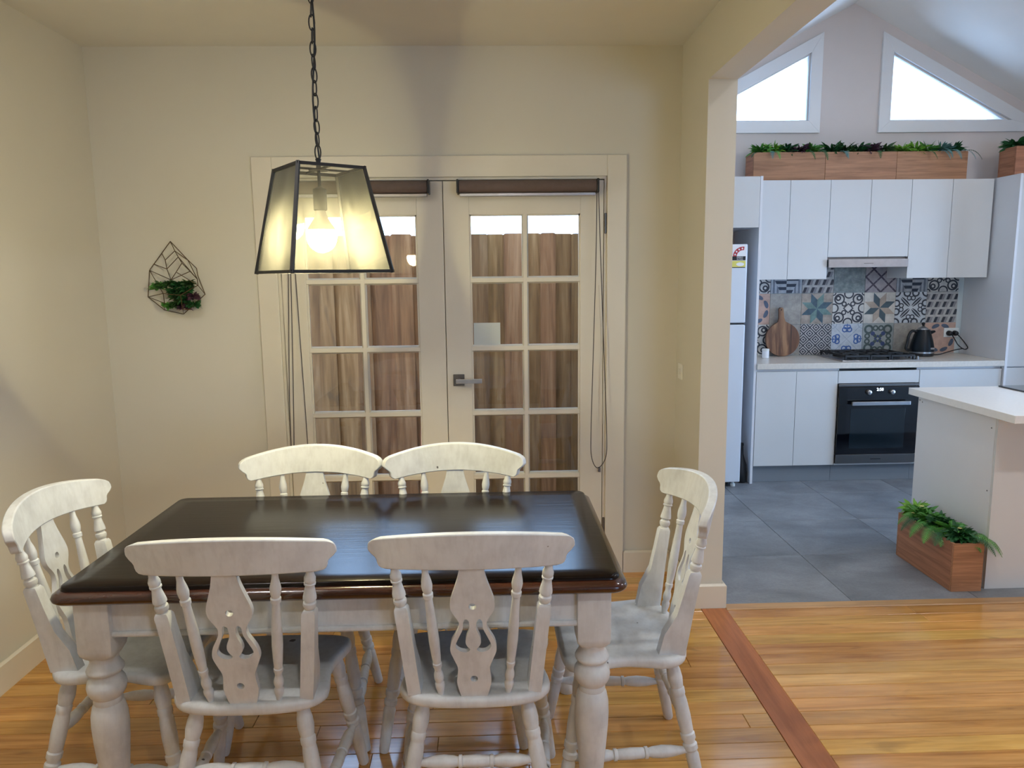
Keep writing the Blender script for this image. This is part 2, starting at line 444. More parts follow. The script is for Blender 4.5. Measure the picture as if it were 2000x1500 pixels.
def tag(o, label, cat, group=None):
    o['label'] = label; o['category'] = cat
    if group: o['group'] = group
    return o
def filled(outlines, thick):
    """flat plate with holes from 2D outlines -> list of verts/faces in XY, thickness along Z"""
    cu = bpy.data.curves.new('plate', 'CURVE'); cu.dimensions = '2D'; cu.fill_mode = 'BOTH'; cu.extrude = thick/2
    for pl in outlines:
        sp = cu.splines.new('POLY'); sp.points.add(len(pl)-1); sp.use_cyclic_u = True
        for k, p in enumerate(pl): sp.points[k].co = (p[0], p[1], 0, 1)
    o = bpy.data.objects.new('plate', cu); COL.objects.link(o)
    dg = bpy.context.evaluated_depsgraph_get(); dg.update()
    me = bpy.data.meshes.new_from_object(o.evaluated_get(dg))
    vs = [tuple(v.co) for v in me.vertices]; fs = [tuple(p.vertices) for p in me.polygons]
    bpy.data.objects.remove(o); bpy.data.curves.remove(cu); bpy.data.meshes.remove(me)
    return vs, fs
def catmull(pts, n=4, closed=False):
    out = []; m = len(pts)
    rng = range(m if closed else m-1)
    for i in rng:
        g = lambda k: pts[k % m] if closed else pts[max(0, min(m-1, k))]
        p0, p1, p2, p3 = g(i-1), g(i), g(i+1), g(i+2)
        for j in range(n):
            t = j/n
            out.append(tuple(.5*((2*b)+(-a+c)*t+(2*a-5*b+4*c-d)*t*t+(-a+3*b-3*c+d)*t**3) for a, b, c, d in zip(p0, p1, p2, p3)))
    if not closed: out.append(tuple(pts[-1]))
    return out
def rrect(x0, x1, y0, y1, r, z, n=6):
    out = []
    for cx, cy, a0 in ((x1-r, y1-r, 0), (x0+r, y1-r, 90), (x0+r, y0+r, 180), (x1-r, y0+r, 270)):
        for k in range(n+1):
            a = radians(a0+90*k/n); out.append((cx+r*cos(a), cy+r*sin(a), z))
    return out
def text_mesh(body, size, depth=.0004):
    cu = bpy.data.curves.new('txt', 'FONT'); cu.body = body; cu.size = size; cu.align_x = 'CENTER'; cu.align_y = 'CENTER'; cu.extrude = depth
    o = bpy.data.objects.new('txt', cu); COL.objects.link(o)
    dg = bpy.context.evaluated_depsgraph_get(); dg.update()
    me = bpy.data.meshes.new_from_object(o.evaluated_get(dg))
    vs = [tuple(v.co) for v in me.vertices]; fs = [tuple(p.vertices) for p in me.polygons]
    bpy.data.objects.remove(o); bpy.data.curves.remove(cu); bpy.data.meshes.remove(me)
    return vs, fs
def copy_tree(o, parent=None):
    c = o.copy(); COL.objects.link(c)
    if parent is not None: c.parent = parent
    for ch in list(o.children): copy_tree(ch, c)
    return c

# ------------------------------------------------------------------ the room
XL, YB, XN0, XN1, YN, ZC = -1.885, 3.68, .94, 1.065, 3.24, 2.63
YK, XR, YREAR = 5.76, 4.45, -2.6
XRIDGE, ZRIDGE, SLOPE = 2.757, 3.535, .525
def zroof(x): return ZRIDGE-SLOPE*abs(x-XRIDGE)

fl = struct(MB().box(XL-.1, XR+.1, YREAR-.1, YK+.15, -.12, -.022).build('floor', 'soil'), 'timber board and grey tile floor running through dining room and kitchen', 'floor')
def board(x0, x1, y0, y1, mat='floor_board'):
    return MB().cbox(x0+.0006, x1-.0006, y0+.0007, y1-.0007, -.022, 0, .0017).build('floorboard', mat, fl, smooth=False)
BW = .0805
# dining side boards, near the camera they are one plain field
y = YB-.002; row = 0
while y > .95:
    y0 = y-BW
    cuts = [XL]; x = XL+random.uniform(.5, 2.2)
    while x < .9: cuts.append(x); x += random.uniform(1.1, 2.4)
    cuts.append(.965 if y0 < YN-.03 else XN0)
    for a, b in zip(cuts[:-1], cuts[1:]): board(a, b, y0, y)
    y = y0; row += 1
YD_END = y
y = 3.20
while y > .95:
    y0 = y-BW*1.0
    cuts = [1.08]; x = 1.08+random.uniform(.7, 2.0)
    while x < XR-.4: cuts.append(x); x += random.uniform(1.1, 2.2)
    cuts.append(XR)
    for a, b in zip(cuts[:-1], cuts[1:]): board(a, b, y0, y)
    y = y0
MB().cbox(XL, .965, YREAR, YD_END, -.022, 0).build('floorboard_field', 'floor_board', fl, smooth=False)
MB().cbox(1.08, XR, YREAR, y, -.022, 0).build('floorboard_field', 'floor_board', fl, smooth=False)
struct(MB().cbox(.9655, 1.0795, YREAR, YN-.02, -.021, .0012, .001).build('trim_1', 'floor_strip', smooth=False), 'reddish brown timber strip let into the floor below the opening', 'floor strip')
struct(MB().cbox(1.0805, XR, 3.2005, 3.2595, -.021, .004, .003).build('trim_2', 'threshold', smooth=False), 'pale timber threshold where floorboards meet the grey kitchen tiles', 'threshold')
for i, xa in enumerate((1.065, 1.70, 2.31, 2.92, 3.53, 4.14)):
    xb = (1.70, 2.31, 2.92, 3.53, 4.14, XR)[i]
    for ya, yb in ((3.26, 3.843), (3.843, 4.415), (4.415, 4.985), (4.985, 5.40), (5.40, YK)):
        MB().cbox(xa+.0012, xb-.0012, ya+.0012, yb-.0012, -.02, .002, .001).build('floor_tile', 'floor_slate', fl, smooth=False)

OX0, OX1, OZ = -1.035, .58, 2.025        # french door opening
wb = MB()
wb.box(XL-.12, OX0, YB, YB+.14, 0, ZC+.1).box(OX1, XN0+.005, YB, YB+.14, 0, ZC+.1).box(OX0, OX1, YB, YB+.14, OZ, ZC+.1)
struct(wb.build('wall_back', 'wall_paint', smooth=False), 'cream dining room wall around the french doors', 'wall')
struct(MB().box(XL-.14, XL, YREAR-.14, YB, 0, ZC+.1).build('wall_left', 'wall_paint', smooth=False), 'plain cream wall along the left side of the dining room', 'wall')
nb = MB().box(XN0, XN1, YN, YK+.2, 0, ZC+.25).box(XN0, XN1, YREAR, YN, 2.365, ZC+.25)
struct(nb.build('wall_right', 'wall_paint', smooth=False), 'cream wall end and header between dining room and kitchen', 'wall')
struct(MB().box(XL-.14, XN0, YREAR-.14, YB+.14, ZC, ZC+.1).build('ceiling', 'ceiling_paint', smooth=False), 'flat cream ceiling above the dining table', 'ceiling')
struct(MB().box(XR, XR+.14, YREAR-.14, 3.5, 0, 3.0).box(XR, XR+.14, 4.9, YK+.2, 0, 3.0).box(XR, XR+.14, 3.5, 4.9, 2.3, 3.0).box(XR, XR+.14, 3.5, 4.9, 0, .2).build('wall_kitchen_right', 'gable_paint', smooth=False), 'pale kitchen side wall beyond the pantry', 'wall')
for nm, xe, lb in (('ceiling_slope_left', XN1-.005, 'left slope of the white vaulted kitchen ceiling'), ('ceiling_slope_right', XR+.14, 'right slope of the white vaulted kitchen ceiling')):
    z0 = zroof(xe)
    struct(MB().prism([(XRIDGE, ZRIDGE), (xe, z0), (xe, z0+.14), (XRIDGE, ZRIDGE+.14)], 1, YREAR-.14, YK+.2).build(nm, 'vault_paint', smooth=False), lb, 'ceiling')
# gable wall with two raked windows
GB = 2.69
def raked(x_in, x_out, off):
    """glass outline: upright side at x_in, running down towards x_out, top parallel to the roof"""
    zt = zroof(x_in)-off; s = 1 if x_out > x_in else -1
    zo = zroof(x_out)-off
    if zo < GB+.03:
        xo = XRIDGE+s*((ZRIDGE-off-GB)/SLOPE); return [(x_in, GB), (xo, GB), (x_in, zt)]
    return [(x_in, GB), (x_out, GB), (x_out, zo), (x_in, zt)]
WL = raked(2.44, 1.30, .185); WR = raked(3.068, 4.4, .185)
gw = [(XN1-.02, 0), (XR+.02, 0), (XR+.02, zroof(XR)+.05), (XRIDGE, ZRIDGE+.05), (XN1-.02, zroof(XN1)+.05)]
vs, fs = filled([gw, WL, WR], .16)
struct(MB().add([(a, YK+.08-c, b) for a, b, c in vs], fs).build('wall_gable', 'gable_paint', smooth=False), 'pale gable wall above the kitchen cabinets', 'wall')
def offset_poly(poly, d):
    n = len(poly); out = []
    area = sum(poly[i][0]*poly[(i+1) % n][1]-poly[(i+1) % n][0]*poly[i][1] for i in range(n))
    sgn = 1 if area > 0 else -1
    for i in range(n):
        p, q, r = Vector(poly[i-1]), Vector(poly[i]), Vector(poly[(i+1) % n])
        a = (q-p).normalized(); b = (r-q).normalized()
        na = Vector((a.y, -a.x))*sgn; nb_ = Vector((b.y, -b.x))*sgn
        k = (na+nb_); k = k/max(.12, k.dot(na)); out.append(tuple(q+k*d))
    return out
def gable_window(name, poly, label):
    r = thing(name, label, 'window', (sum(p[0] for p in poly)/len(poly), YK, GB), kind='structure')
    outer = offset_poly(poly, .088); n = len(poly)
    for i in range(n):
        j = (i+1) % n
        q = [poly[i], poly[j], outer[j], outer[i]]
        m = MB().prism([(a, b) for a, b in q], 1, YK-.022, YK+.0)
        m.build('architrave', 'white_trim', r, smooth=False, bevel=.002)
        inn = offset_poly(poly, -.010)
        m = MB().prism([poly[i], poly[j], inn[j], inn[i]], 1, YK+.006, YK+.04)
        m.build('sash', 'white_trim', r, smooth=False)
    MB().prism(poly, 1, YK+.018, YK+.024).build('pane', 'clear_glass', r, smooth=False)
gable_window('window_1', WL, 'raked gable window on the left, part hidden by the wall end')
gable_window('window_2', WR, 'long triangular gable window on the right above the cabinets')
# rear wall of the open plan room, added windows here and in the side wall bring daylight
rw = [(XL-.1, 0), (XR+.1, 0), (XR+.1, 3.0), (XRIDGE, ZRIDGE+.1), (XN1, ZC+.2), (XL-.1, ZC+.1)]
R1 = [(2.0, .85), (3.8, .85), (3.8, 2.15), (2.0, 2.15)]
vs, fs = filled([rw, R1], .14)
struct(MB().add([(a, YREAR-.07-c, b) for a, b, c in vs], fs).build('wall_rear', 'wall_paint', smooth=False), 'cream wall with one added window at the end of the room behind the viewer', 'wall')
r = thing('added_window_rear', 'added window in the end wall, unseen behind the viewer', 'window', (2.9, YREAR-.07, .85), kind='structure')  # invented opening, lets cool daylight in from behind
for a, b, c, d in ((2.0, 2.05, .85, 2.15), (3.75, 3.8, .85, 2.15), (2.87, 2.93, .85, 2.15), (2.05, 3.75, 2.1, 2.15), (2.05, 3.75, .85, .9)):
    MB().box(a, b, YREAR-.1, YREAR-.05, c, d).build('frame_bar', 'white_trim', r, smooth=False)
MB().box(2.05, 3.75, YREAR-.08, YREAR-.074, .9, 2.1).build('pane', 'clear_glass', r, smooth=False)
r = thing('added_window_side', 'added tall side windows in the right kitchen wall, outside the view', 'window', (XR+.07, 4.2, .2), kind='structure')  # invented opening, added to bring daylight into the kitchen
for a, b, c, d in ((3.5, 3.55, .2, 2.3), (4.85, 4.9, .2, 2.3), (4.17, 4.23, .2, 2.3), (3.55, 4.85, 2.25, 2.3), (3.55, 4.85, .2, .25)):
    MB().box(XR+.04, XR+.09, a, b, c, d).build('frame_bar', 'white_trim', r, smooth=False)
MB().box(XR+.06, XR+.066, 3.55, 4.85, .25, 2.25).build('pane', 'clear_glass', r, smooth=False)

# skirting boards
def skirt(name, x0, x1, y0, y1, label, h=.118):
    """chamfered board; the larger horizontal extent is its run"""
    m = MB()
    m.cbox(x0, x1, y0, y1, 0.0, h, .010)
    return struct(m.build(name, 'trim_paint', smooth=False), label, 'baseboard')
skirt('baseboard_left', XL, XL+.018, YREAR, YB-.02, 'cream skirting board along the left wall')
skirt('baseboard_back_left', XL+.019, -1.13, YB-.018, YB, 'cream skirting board left of the french doors')
skirt('baseboard_back_right', .678, XN0-.02, YB-.018, YB, 'cream skirting board between the doors and the wall end')
m = MB().cbox(XN0-.018, XN1+.018, YN-.018, YN, 0, .118, .010).cbox(XN0-.018, XN0, YN+.0002, YB-.019, 0, .118, .010).cbox(XN1, XN1+.018, YN+.0002, 3.9, 0.002, .118, .010)
struct(m.build('baseboard_right', 'trim_paint', smooth=False), 'cream skirting wrapped around the wall end', 'baseboard')

# ------------------------------------------------------------------ french doors
cas = thing('trim_3', 'cream painted architrave framing the french doors', 'door frame', (-.227, YB, 0), kind='structure')
for x0, x1, z0, z1 in ((-1.132, OX0, 0, 2.125), (OX1, .675, 0, 2.125), (OX0, OX1, OZ, 2.125)):
    MB().box(x0, x1, YB-.02, YB, z0, z1).build('architrave', 'trim_paint', cas, smooth=False, bevel=.003)
for x0, x1, z0, z1 in ((OX0, OX0+.012, 0, OZ), (OX1-.012, OX1, 0, OZ), (OX0+.012, OX1-.012, OZ-.012, OZ)):
    MB().box(x0, x1, YB-.004, YB+.139, z0, z1).build('jamb', 'trim_paint', cas, smooth=False)
DY0, DY1 = YB+.002, YB+.042
for x0, x1, z0, z1 in ((OX0+.012, OX0+.028, 0, OZ-.012), (OX1-.028, OX1-.012, 0, OZ-.012), (OX0+.028, OX1-.028, OZ-.03, OZ-.012)):
    MB().box(x0, x1, DY1+.001, DY1+.014, z0, z1).build('door_stop', 'trim_paint', cas, smooth=False)
ZR = [(1.849, 1.548), (1.512, 1.208), (1.172, .877), (.843, .545), (.508, .208)]
def leaf(name, x0, x1, g0, g1, label):
    r = thing(name, label, 'door', ((x0+x1)/2, DY0, .008), kind='structure')
    zt = OZ-.016
    for a, b in ((x0, g0), (g1, x1)):
        MB().box(a, b, DY0, DY1, .008, zt).build('stile', 'trim_paint', r, smooth=False, bevel=.003)
    MB().box(g0, g1, DY0, DY1, ZR[0][0], zt).build('top_rail', 'trim_paint', r, smooth=False)
    MB().box(g0, g1, DY0, DY1, .008, ZR[-1][1]).build('bottom_rail', 'trim_paint', r, smooth=False)
    mid = (g0+g1)/2; hw = .0165
    def bar(ax, lo, hi, c, h):
        # moulded glazing bar: narrow face towards the room
        pr = [(c-h, DY0+.030), (c-h, DY0+.018), (c-h*.55, DY0+.004), (c+h*.55, DY0+.004), (c+h, DY0+.018), (c+h, DY0+.030)]
        m = MB()
        if ax == 'z': m.prism([(p[0], p[1]-.0008) for p in pr], 2, lo, hi)
        else: m.prism([(p[1], p[0]) for p in pr], 0, lo, hi)
        m.build('glazing_bar', 'trim_paint', r, smooth=False)
    bar('z', ZR[-1][1], ZR[0][0], mid, hw)
    for k in range(4): bar('x', g0, g1, (ZR[k][1]+ZR[k+1][0])/2, (ZR[k][1]-ZR[k+1][0])/2)
    for a, b in ZR:
        for c, d in ((g0, mid-hw), (mid+hw, g1)):
            # bead round each pane
            MB().box(c-.004, d+.004, DY0+.020, DY0+.024, b-.004, a+.004).build('pane', 'clear_glass', r, smooth=False)
    for a, b, c, d in ((g0-.001, g1+.001, ZR[0][0]-.008, ZR[0][0]+.001), (g0-.001, g1+.001, ZR[-1][1]-.001, ZR[-1][1]+.008)):
        MB().box(a, b, DY0+.008, DY0+.019, c, d).build('glazing_bead', 'trim_paint', r, smooth=False)
    for a, b in ((g0-.001, g0+.008), (g1-.008, g1+.001)):
        MB().box(a, b, DY0+.008, DY0+.019, ZR[-1][1], ZR[0][0]).build('glazing_bead', 'trim_paint', r, smooth=False)
    return r
d1 = leaf('door_1', OX0+.014, -.2235, -.903, -.353, 'left cream french door with glazed squares behind the pendant lamp')
d2 = leaf('door_2', -.2205, OX1-.014, -.095, .450, 'right cream french door with glazed squares and lever handle')
MB().box(-.240, -.206, DY1+.0005, DY1+.012, .008, OZ-.031).build('meeting_strip', 'trim_paint', d2, smooth=False)
h = MB().box(-.190, -.134, DY0-.009, DY0, 1.003, 1.062).build('handle', 'dark_steel', d2, smooth=False, bevel=.002)
mm = MB().lathe((-.162, DY0-.009, 1.032), (-.162, DY0-.05, 1.032), [(0, .011), (1, .011)], 12)
mm.box(-.175, -.045, DY0-.058, DY0-.044, 1.021, 1.043); o = mm.build('lever', 'steel', h, world=True, smooth=False, bevel=.002)
for z in (1.80, .25):
    MB().lathe((OX1-.006, DY0-.006, z-.05), (OX1-.006, DY0-.006, z+.05), [(0, .003), (.02, .0065), (.33, .0065), (.34, .0055), (.35, .0065), (.66, .0065), (.67, .0055), (.68, .0065), (.98, .0065), (1, .003)], 10).build('hinge', 'dark_steel', d2)
tag(MB().box(-.083, .050, DY0+.0135, DY0+.0155, 1.2085, 1.318).build('pane_notice', 'card_pale', smooth=False), 'pale card stuck in the lower corner of a right door pane', 'card')
# roller blinds with their chains
def blind(x0, x1, name_lbl):
    zc, yc = 1.976, YB-.040
    r = thing('roller_blind', name_lbl, 'blind', ((x0+x1)/2, YB, 1.93))
    MB().lathe((x0+.012, yc, zc), (x1-.012, yc, zc), [(0, .030), (1, .030)], 24).build('fabric_roll', 'blind_fabric', r)
    for a, b in ((x0, x0+.011), (x1-.011, x1)):
        MB().box(a, b, yc-.034, YB+.0015, zc-.033, zc+.033).build('end_bracket', 'black_plastic', r, smooth=False, bevel=.004)
    MB().box(x0+.014, x1-.014, yc-.012, yc+.012, zc-.047, zc-.0305).build('bottom_rail', 'steel', r, smooth=False, bevel=.003)
    return r
bR = blind(-.152, .533, 'mauve grey roller blind wound up above the right french door')
bL = blind(-.965, -.281, 'mauve grey roller blind wound up above the left french door, behind the lamp')
def cord(pts, parent, mat='cord_dark', r=.0022): MB().tube(pts, r, 5).build('pull_chain', mat, parent)
yc = YB-.055
loop = catmull([(.524, yc, 1.96), (.520, yc, 1.6), (.508, yc, 1.1), (.500, yc, .75), (.505, yc, .63), (.535, yc, .578), (.575, yc, .63), (.580, yc, .75), (.566, yc, 1.1), (.545, yc, 1.6), (.531, yc, 1.96)], 6)
cord(loop, bR)
cord(catmull([(.538, yc+.02, 1.5), (.556, yc+.02, 1.1), (.562, yc+.03, .8)], 5), bR, 'cord_pale', .0012)
MB().box(.545, .556, YB-.012, DY0, .545, .568).build('cord_cleat', 'dark_steel', bR, smooth=False)
cord(catmull([(-.956, yc, 1.96), (-.975, yc, 1.5), (-.998, yc, 1.0), (-1.004, yc, .72), (-.998, yc, .64), (-.99, yc, .72), (-.975, yc, 1.1), (-.962, yc, 1.5), (-.950, yc, 1.96)], 6), bL)
cord(catmull([(-.945, yc, 1.94), (-.935, yc, 1.4), (-.925, yc, .9), (-.92, yc, .6)], 6), bL)
cord(catmull([(-1.0, yc+.02, 1.94), (-1.012, yc+.02, 1.4), (-1.015, yc+.02, .7)], 6), bL, 'cord_pale', .0012)
MB().box(-1.0, -.99, YB-.012, DY0, .575, .60).build('cord_cleat', 'dark_steel', bL, smooth=False)
# light switch on the wall end
sw = thing('light_switch', 'small cream light switch on the wall end beside the doors', 'switch', (XN0, 3.575, 1.04))
MB().box(XN0-.008, XN0, 3.54, 3.612, 1.035, 1.112).build('plate', 'white_plastic', sw, smooth=False, bevel=.003)
MB().box(XN0-.012, XN0-.008, 3.566, 3.586, 1.06, 1.088).build('rocker', 'white_plastic', sw, smooth=False, bevel=.002)

# ------------------------------------------------------------------ outside the doors
struct(MB().box(-4, XN0, YB+.145, 9, -.3, -.05).build('ground', 'outdoor_concrete', smooth=False), 'concrete side passage outside the french doors', 'ground')
struct(MB().box(-4, XN0, YB+.14, 4.36, 2.42, 2.56).build('added_eave', 'outdoor_brick', smooth=False), 'added unseen overhang holding sky light off the fence', 'added_eave')  # out of view, added to cut the sky light reaching the fence
fe = thing('paling_fence', 'weathered brown timber paling fence seen through the french doors', 'fence', (-.3, 4.92, -.05))
x = -2.6; k = 0
while x < XN0-.02:
    wd = random.choice((.10, .10, .135, .15)); x1 = min(x+wd, XN0-.02)
    yo = 4.90 if k % 2 == 0 else 4.918
    zt = 1.822+random.uniform(-.006, .006)
    ov = .012 if k % 2 else 0
    MB().prism([(x-ov, -.05), (min(x1+ov, XN0-.01), -.05), (min(x1+ov, XN0-.01), zt-.006), (x1-.01, zt), (x-ov+.01, zt), (x-ov, zt-.006)], 1, yo, yo+.016).build('paling', 'fence_wood', fe, smooth=False)
    x = x1+.003; k += 1
for z in (.3, 1.45): MB().box(-2.6, XN0-.02, 4.936, 4.98, z, z+.07).build('rail', 'fence_wood', fe, smooth=False)
tag(MB().tube([(-.455, 4.55, -.05), (-.44, 4.62, .62)], .012, 8).build('garden_stake', 'terracotta_pole'), 'orange brown stake standing outside the left french door', 'stake')

# ------------------------------------------------------------------ dining table
TX0, TX1, TY0, TY1, TZ = -1.158, .356, 1.822, 2.650, .762
tb = thing('dining_table', 'long farmhouse table with dark polished top and worn white turned legs', 'table', ((TX0+TX1)/2, (TY0+TY1)/2, 0))
def tring(i, z, r): return rrect(TX0+i, TX1-i, TY0+i, TY1-i, r, z)
MB().rings([tring(.020, TZ-.012, .030), tring(.022, TZ-.003, .030), tring(.027, TZ, .028), tring(.08, TZ, .01)], cap0=True).build('table_top', 'table_dark', tb, ang=50)
MB().rings([tring(.03, TZ-.046, .026), tring(.010, TZ-.045, .034), tring(.002, TZ-.038, .038), tring(0, TZ-.030, .039), tring(.003, TZ-.022, .038), tring(.011, TZ-.016, .035), tring(.019, TZ-.0125, .031)]).build('top_edge', 'table_edge', tb, ang=60)
LP = [(TX0+.096, TY0+.080), (TX1-.088, TY0+.080), (TX0+.096, TY1-.080), (TX1-.088, TY1-.080)]
leg_prof = [(.0, .030), (.02, .034), (.06, .034), (.08, .026), (.12, .027), (.30, .034), (.42, .040), (.54, .0455), (.62, .0475), (.68, .0465), (.73, .041), (.745, .036), (.755, .0375), (.765, .037),
            (.775, .036), (.79, .043), (.81, .0485), (.835, .0505), (.86, .048), (.88, .041), (.89, .037), (.90, .037), (.905, .042), (.915, .0465), (.925, .0475), (.935, .045), (.95, .040), (.965, .0365), (.98, .036), (1, .040)]
for lx, ly in LP:
    g = MB().lathe((lx, ly, 0), (lx, ly, .548), leg_prof, 28)
    b = .0455
    sq = lambda h, z, r: rrect(lx-h, lx+h, ly-h, ly+h, r, z, 2)
    g.rings([sq(.030, .540, .026), sq(.038, .546, .02), sq(.0445, .560, .008), sq(b, .572, .004), sq(b, TZ-.0465, .004)])
    g.build('leg', 'chair_paint', tb, ang=40)
for (x0, x1, y0, y1) in ((LP[0][0]+.046, LP[1][0]-.046, LP[0][1]-.028, LP[0][1]-.008), (LP[0][0]+.046, LP[1][0]-.046, LP[2][1]+.008, LP[2][1]+.028),
                         (LP[0][0]-.028, LP[0][0]-.008, LP[0][1]+.046, LP[2][1]-.046), (LP[1][0]+.008, LP[1][0]+.028, LP[0][1]+.046, LP[2][1]-.046)):
    g = MB().box(x0, x1, y0, y1, .612, TZ-.0465)
    g.build('apron', 'chair_paint', tb, smooth=False)
    if x1-x0 > y1-y0:
        yy = y0-.002 if y0 < 2.2 else y1+.002
        MB().lathe((x0, yy, .617), (x1, yy, .617), [(0, .0085), (1, .0085)], 10).build('bead', 'chair_paint', tb)
    else:
        xx = x0-.002 if x0 < -.4 else x1+.002
        MB().lathe((xx, y0, .617), (xx, y1, .617), [(0, .0085), (1, .0085)], 10).build('bead', 'chair_paint', tb)

# ------------------------------------------------------------------ chairs (front is +y, backrest at -y)
def make_chair(label):
    c = thing('dining_chair', label, 'chair', group='white fiddle back chairs round the table')
    # seat: shield outline, dished top, rounded edge
    half = [(0, -.195), (.10, -.190), (.165, -.172), (.200, -.135), (.205, -.10), (.197, -.05), (.190, 0), (.196, .05), (.212, .10), (.220, .14), (.205, .175), (.15, .19), (.08, .194)]
    full = half+[(0, .195)]+[(-x, y) for x, y in reversed(half[1:])]
    ol = catmull(full, 3, True)
    def rg(s, z, dish=0): return [(x*s, y*s, z-dish) for x, y in ol]
    def rin(d, z): # inset ring
        return [(x*(1-d/.2), y*(1-d/.2), z) for x, y in ol]
    MB().rings([rin(.035, .4145), rin(.010, .416), rin(.002, .421), rin(0, .428), rin(0, .438), rin(.002, .4445), rin(.008, .449), rin(.018, .4505), rin(.05, .449), rin(.09, .446), rin(.14, .4445), rin(.185, .444)]).build('seat', 'chair_paint', c, world=False, ang=60)
    leg = [(0, .0145), (.015, .0165), (.10, .0175), (.28, .0195), (.33, .020), (.345, .0175), (.36, .0175), (.372, .0215), (.405, .0215), (.417, .0175), (.43, .0175), (.445, .0215), (.48, .0215), (.49, .018), (.50, .0195), (.60, .0215), (.70, .0205),
           (.735, .0185), (.745, .0185), (.755, .0205), (.79, .021), (.80, .0185), (.81, .0195), (.86, .0225), (.91, .021), (.97, .016), (1, .015)]
    for sx in (-1, 1):
        MB().lathe((sx*.232, .200, 0), (sx*.168, .130, .418), leg, 16).build('leg', 'chair_paint', c, world=False)
        MB().lathe((sx*.212, -.222, 0), (sx*.138, -.135, .418), leg, 16).build('leg', 'chair_paint', c, world=False)
    st = [(0, .009), (.06, .010), (.16, .0165), (.24, .0185), (.32, .016), (.355, .0125), (.362, .0175), (.385, .0175), (.392, .014), (.40, .0155), (.5, .017), (.60, .0155), (.608, .014), (.615, .0175), (.638, .0175), (.645, .0125), (.68, .016), (.76, .0185), (.84, .0165), (.94, .010), (1, .009)]
    def at(fx, fy, tx, ty, z): t = z/.418; return (fx+(tx-fx)*t, fy+(ty-fy)*t, z)
    for sx in (-1, 1):
        MB().lathe(at(sx*.232, .2, sx*.168, .13, .152), at(sx*.212, -.222, sx*.138, -.135, .152), st, 14).build('stretcher', 'chair_paint', c, world=False)
    MB().lathe(at(-.212, -.222, -.138, -.135, .252), at(.212, -.222, .138, -.135, .252), st, 14).build('stretcher', 'chair_paint', c, world=False)
    # crest rail, bowed in plan, arched on top
    SAG, HALF = .074, .258
    def yback(x, z): return -.262+SAG*(x/HALF)**2-(z-.88)*.20
    Lv = [(0, .206), (.05, .226), (.12, .233), (.22, .236), (.32, .237), (.40, .241), (.52, .251), (.66, .259), (.80, .2585), (.90, .2555), (.96, .248), (1.0, .234)]
    nu = 30; th = .0125
    def ztop(u): return .931-.038*u*u
    def zbot(u): return .832-.022*u*u
    grid = {}
    g = MB(); vs = []
    for side in (1, -1):
        for vv, L in Lv:
            for i in range(nu+1):
                u = -1+2*i/nu; x = u*L; un = x/HALF
                z = zbot(un)+(ztop(un)-zbot(un))*vv
                nx, ny = -2*SAG*x/HALF**2, 1.0; l = sqrt(nx*nx+ny*ny)
                vs.append((x+side*th*nx/l, yback(x, z)+side*th*ny/l, z))
    nv = len(Lv); W = nu+1; fs = []
    for s in range(2):
        b0 = s*nv*W
        for j in range(nv-1):
            for i in range(nu): fs.append((b0+j*W+i, b0+j*W+i+1, b0+(j+1)*W+i+1, b0+(j+1)*W+i))
    b1 = nv*W
    for i in range(nu):
        fs.append((i, i+1, b1+i+1, b1+i)); t = (nv-1)*W; fs.append((t+i, t+i+1, b1+t+i+1, b1+t+i))
    for j in range(nv-1):
        for i in (0, nu): fs.append((j*W+i, (j+1)*W+i, b1+(j+1)*W+i, b1+j*W+i))
    g.add(vs, fs); o = g.build('crest_rail', 'chair_paint', c, world=False, ang=40); bev(o, .0035, 2)
    # turned inner spindles
    sp = [(0, .0075), (.03, .0085), (.075, .0125), (.10, .0128), (.112, .0105), (.12, .0105), (.135, .0122), (.155, .0130), (.175, .0122), (.20, .0092), (.225, .0098), (.24, .0122), (.262, .0122), (.268, .0105), (.32, .0122), (.44, .0142), (.55, .0135), (.70, .0108), (.765, .0100),
          (.772, .0130), (.80, .0135), (.808, .0105), (.83, .0130), (.86, .0145), (.89, .0132), (.94, .0090), (1, .0072)]
    for sx in (-1, 1):
        zb = zbot(.117/HALF)
        MB().lathe((sx*.089, -.168, .446), (sx*.118, yback(.118, zb), zb+.006), sp, 14).build('spindle', 'chair_paint', c, world=False)
    # outer posts: flat shaped foot below, turned above
    for sx in (-1, 1):
        zb = zbot(.197/HALF)
        top = Vector((sx*.197, yback(.197, zb), zb+.006)); bot = Vector((sx*.160, -.142, .446))
        zsq = .708; t = (zsq-.446)/(top.z-.446); mid = bot.lerp(top, t)
        g = MB(); hw = .0175
        # side outline (y offset from the post line, height): front edge kinks, back edge straight
        secs = [(.446, -.026, .052), (.515, -.024, .049), (.575, -.021, .026), (.64, -.019, .021), (zsq-.008, -.018, .018), (zsq, -.014, .014)]
        rs = []
        for z, yb_, yf in secs:
            p = bot.lerp(top, (z-.446)/(top.z-.446)); hh = hw if z < zsq-.001 else .0135
            rs.append([(p.x-hh, p.y+yb_, z), (p.x+hh, p.y+yb_, z), (p.x+hh, p.y+yf, z), (p.x-hh, p.y+yf, z)])
        g.rings(rs)
        g.lathe(mid-(top-mid).normalized()*.004, top, [(0, .0135), (.05, .0125), (.09, .0155), (.15, .0175), (.20, .0165), (.23, .0125), (.26, .0125), (.29, .0175), (.34, .0172), (.48, .0140), (.58, .0118), (.62, .0118), (.635, .0150), (.665, .0152), (.68, .0130), (.72, .0150), (.78, .0150), (.88, .0105), (1, .0085)], 16)
        g.build('back_post', 'chair_paint', c, world=False, ang=30)
    # fiddle splat with two holes and two flame slots
    S = 1/5/745
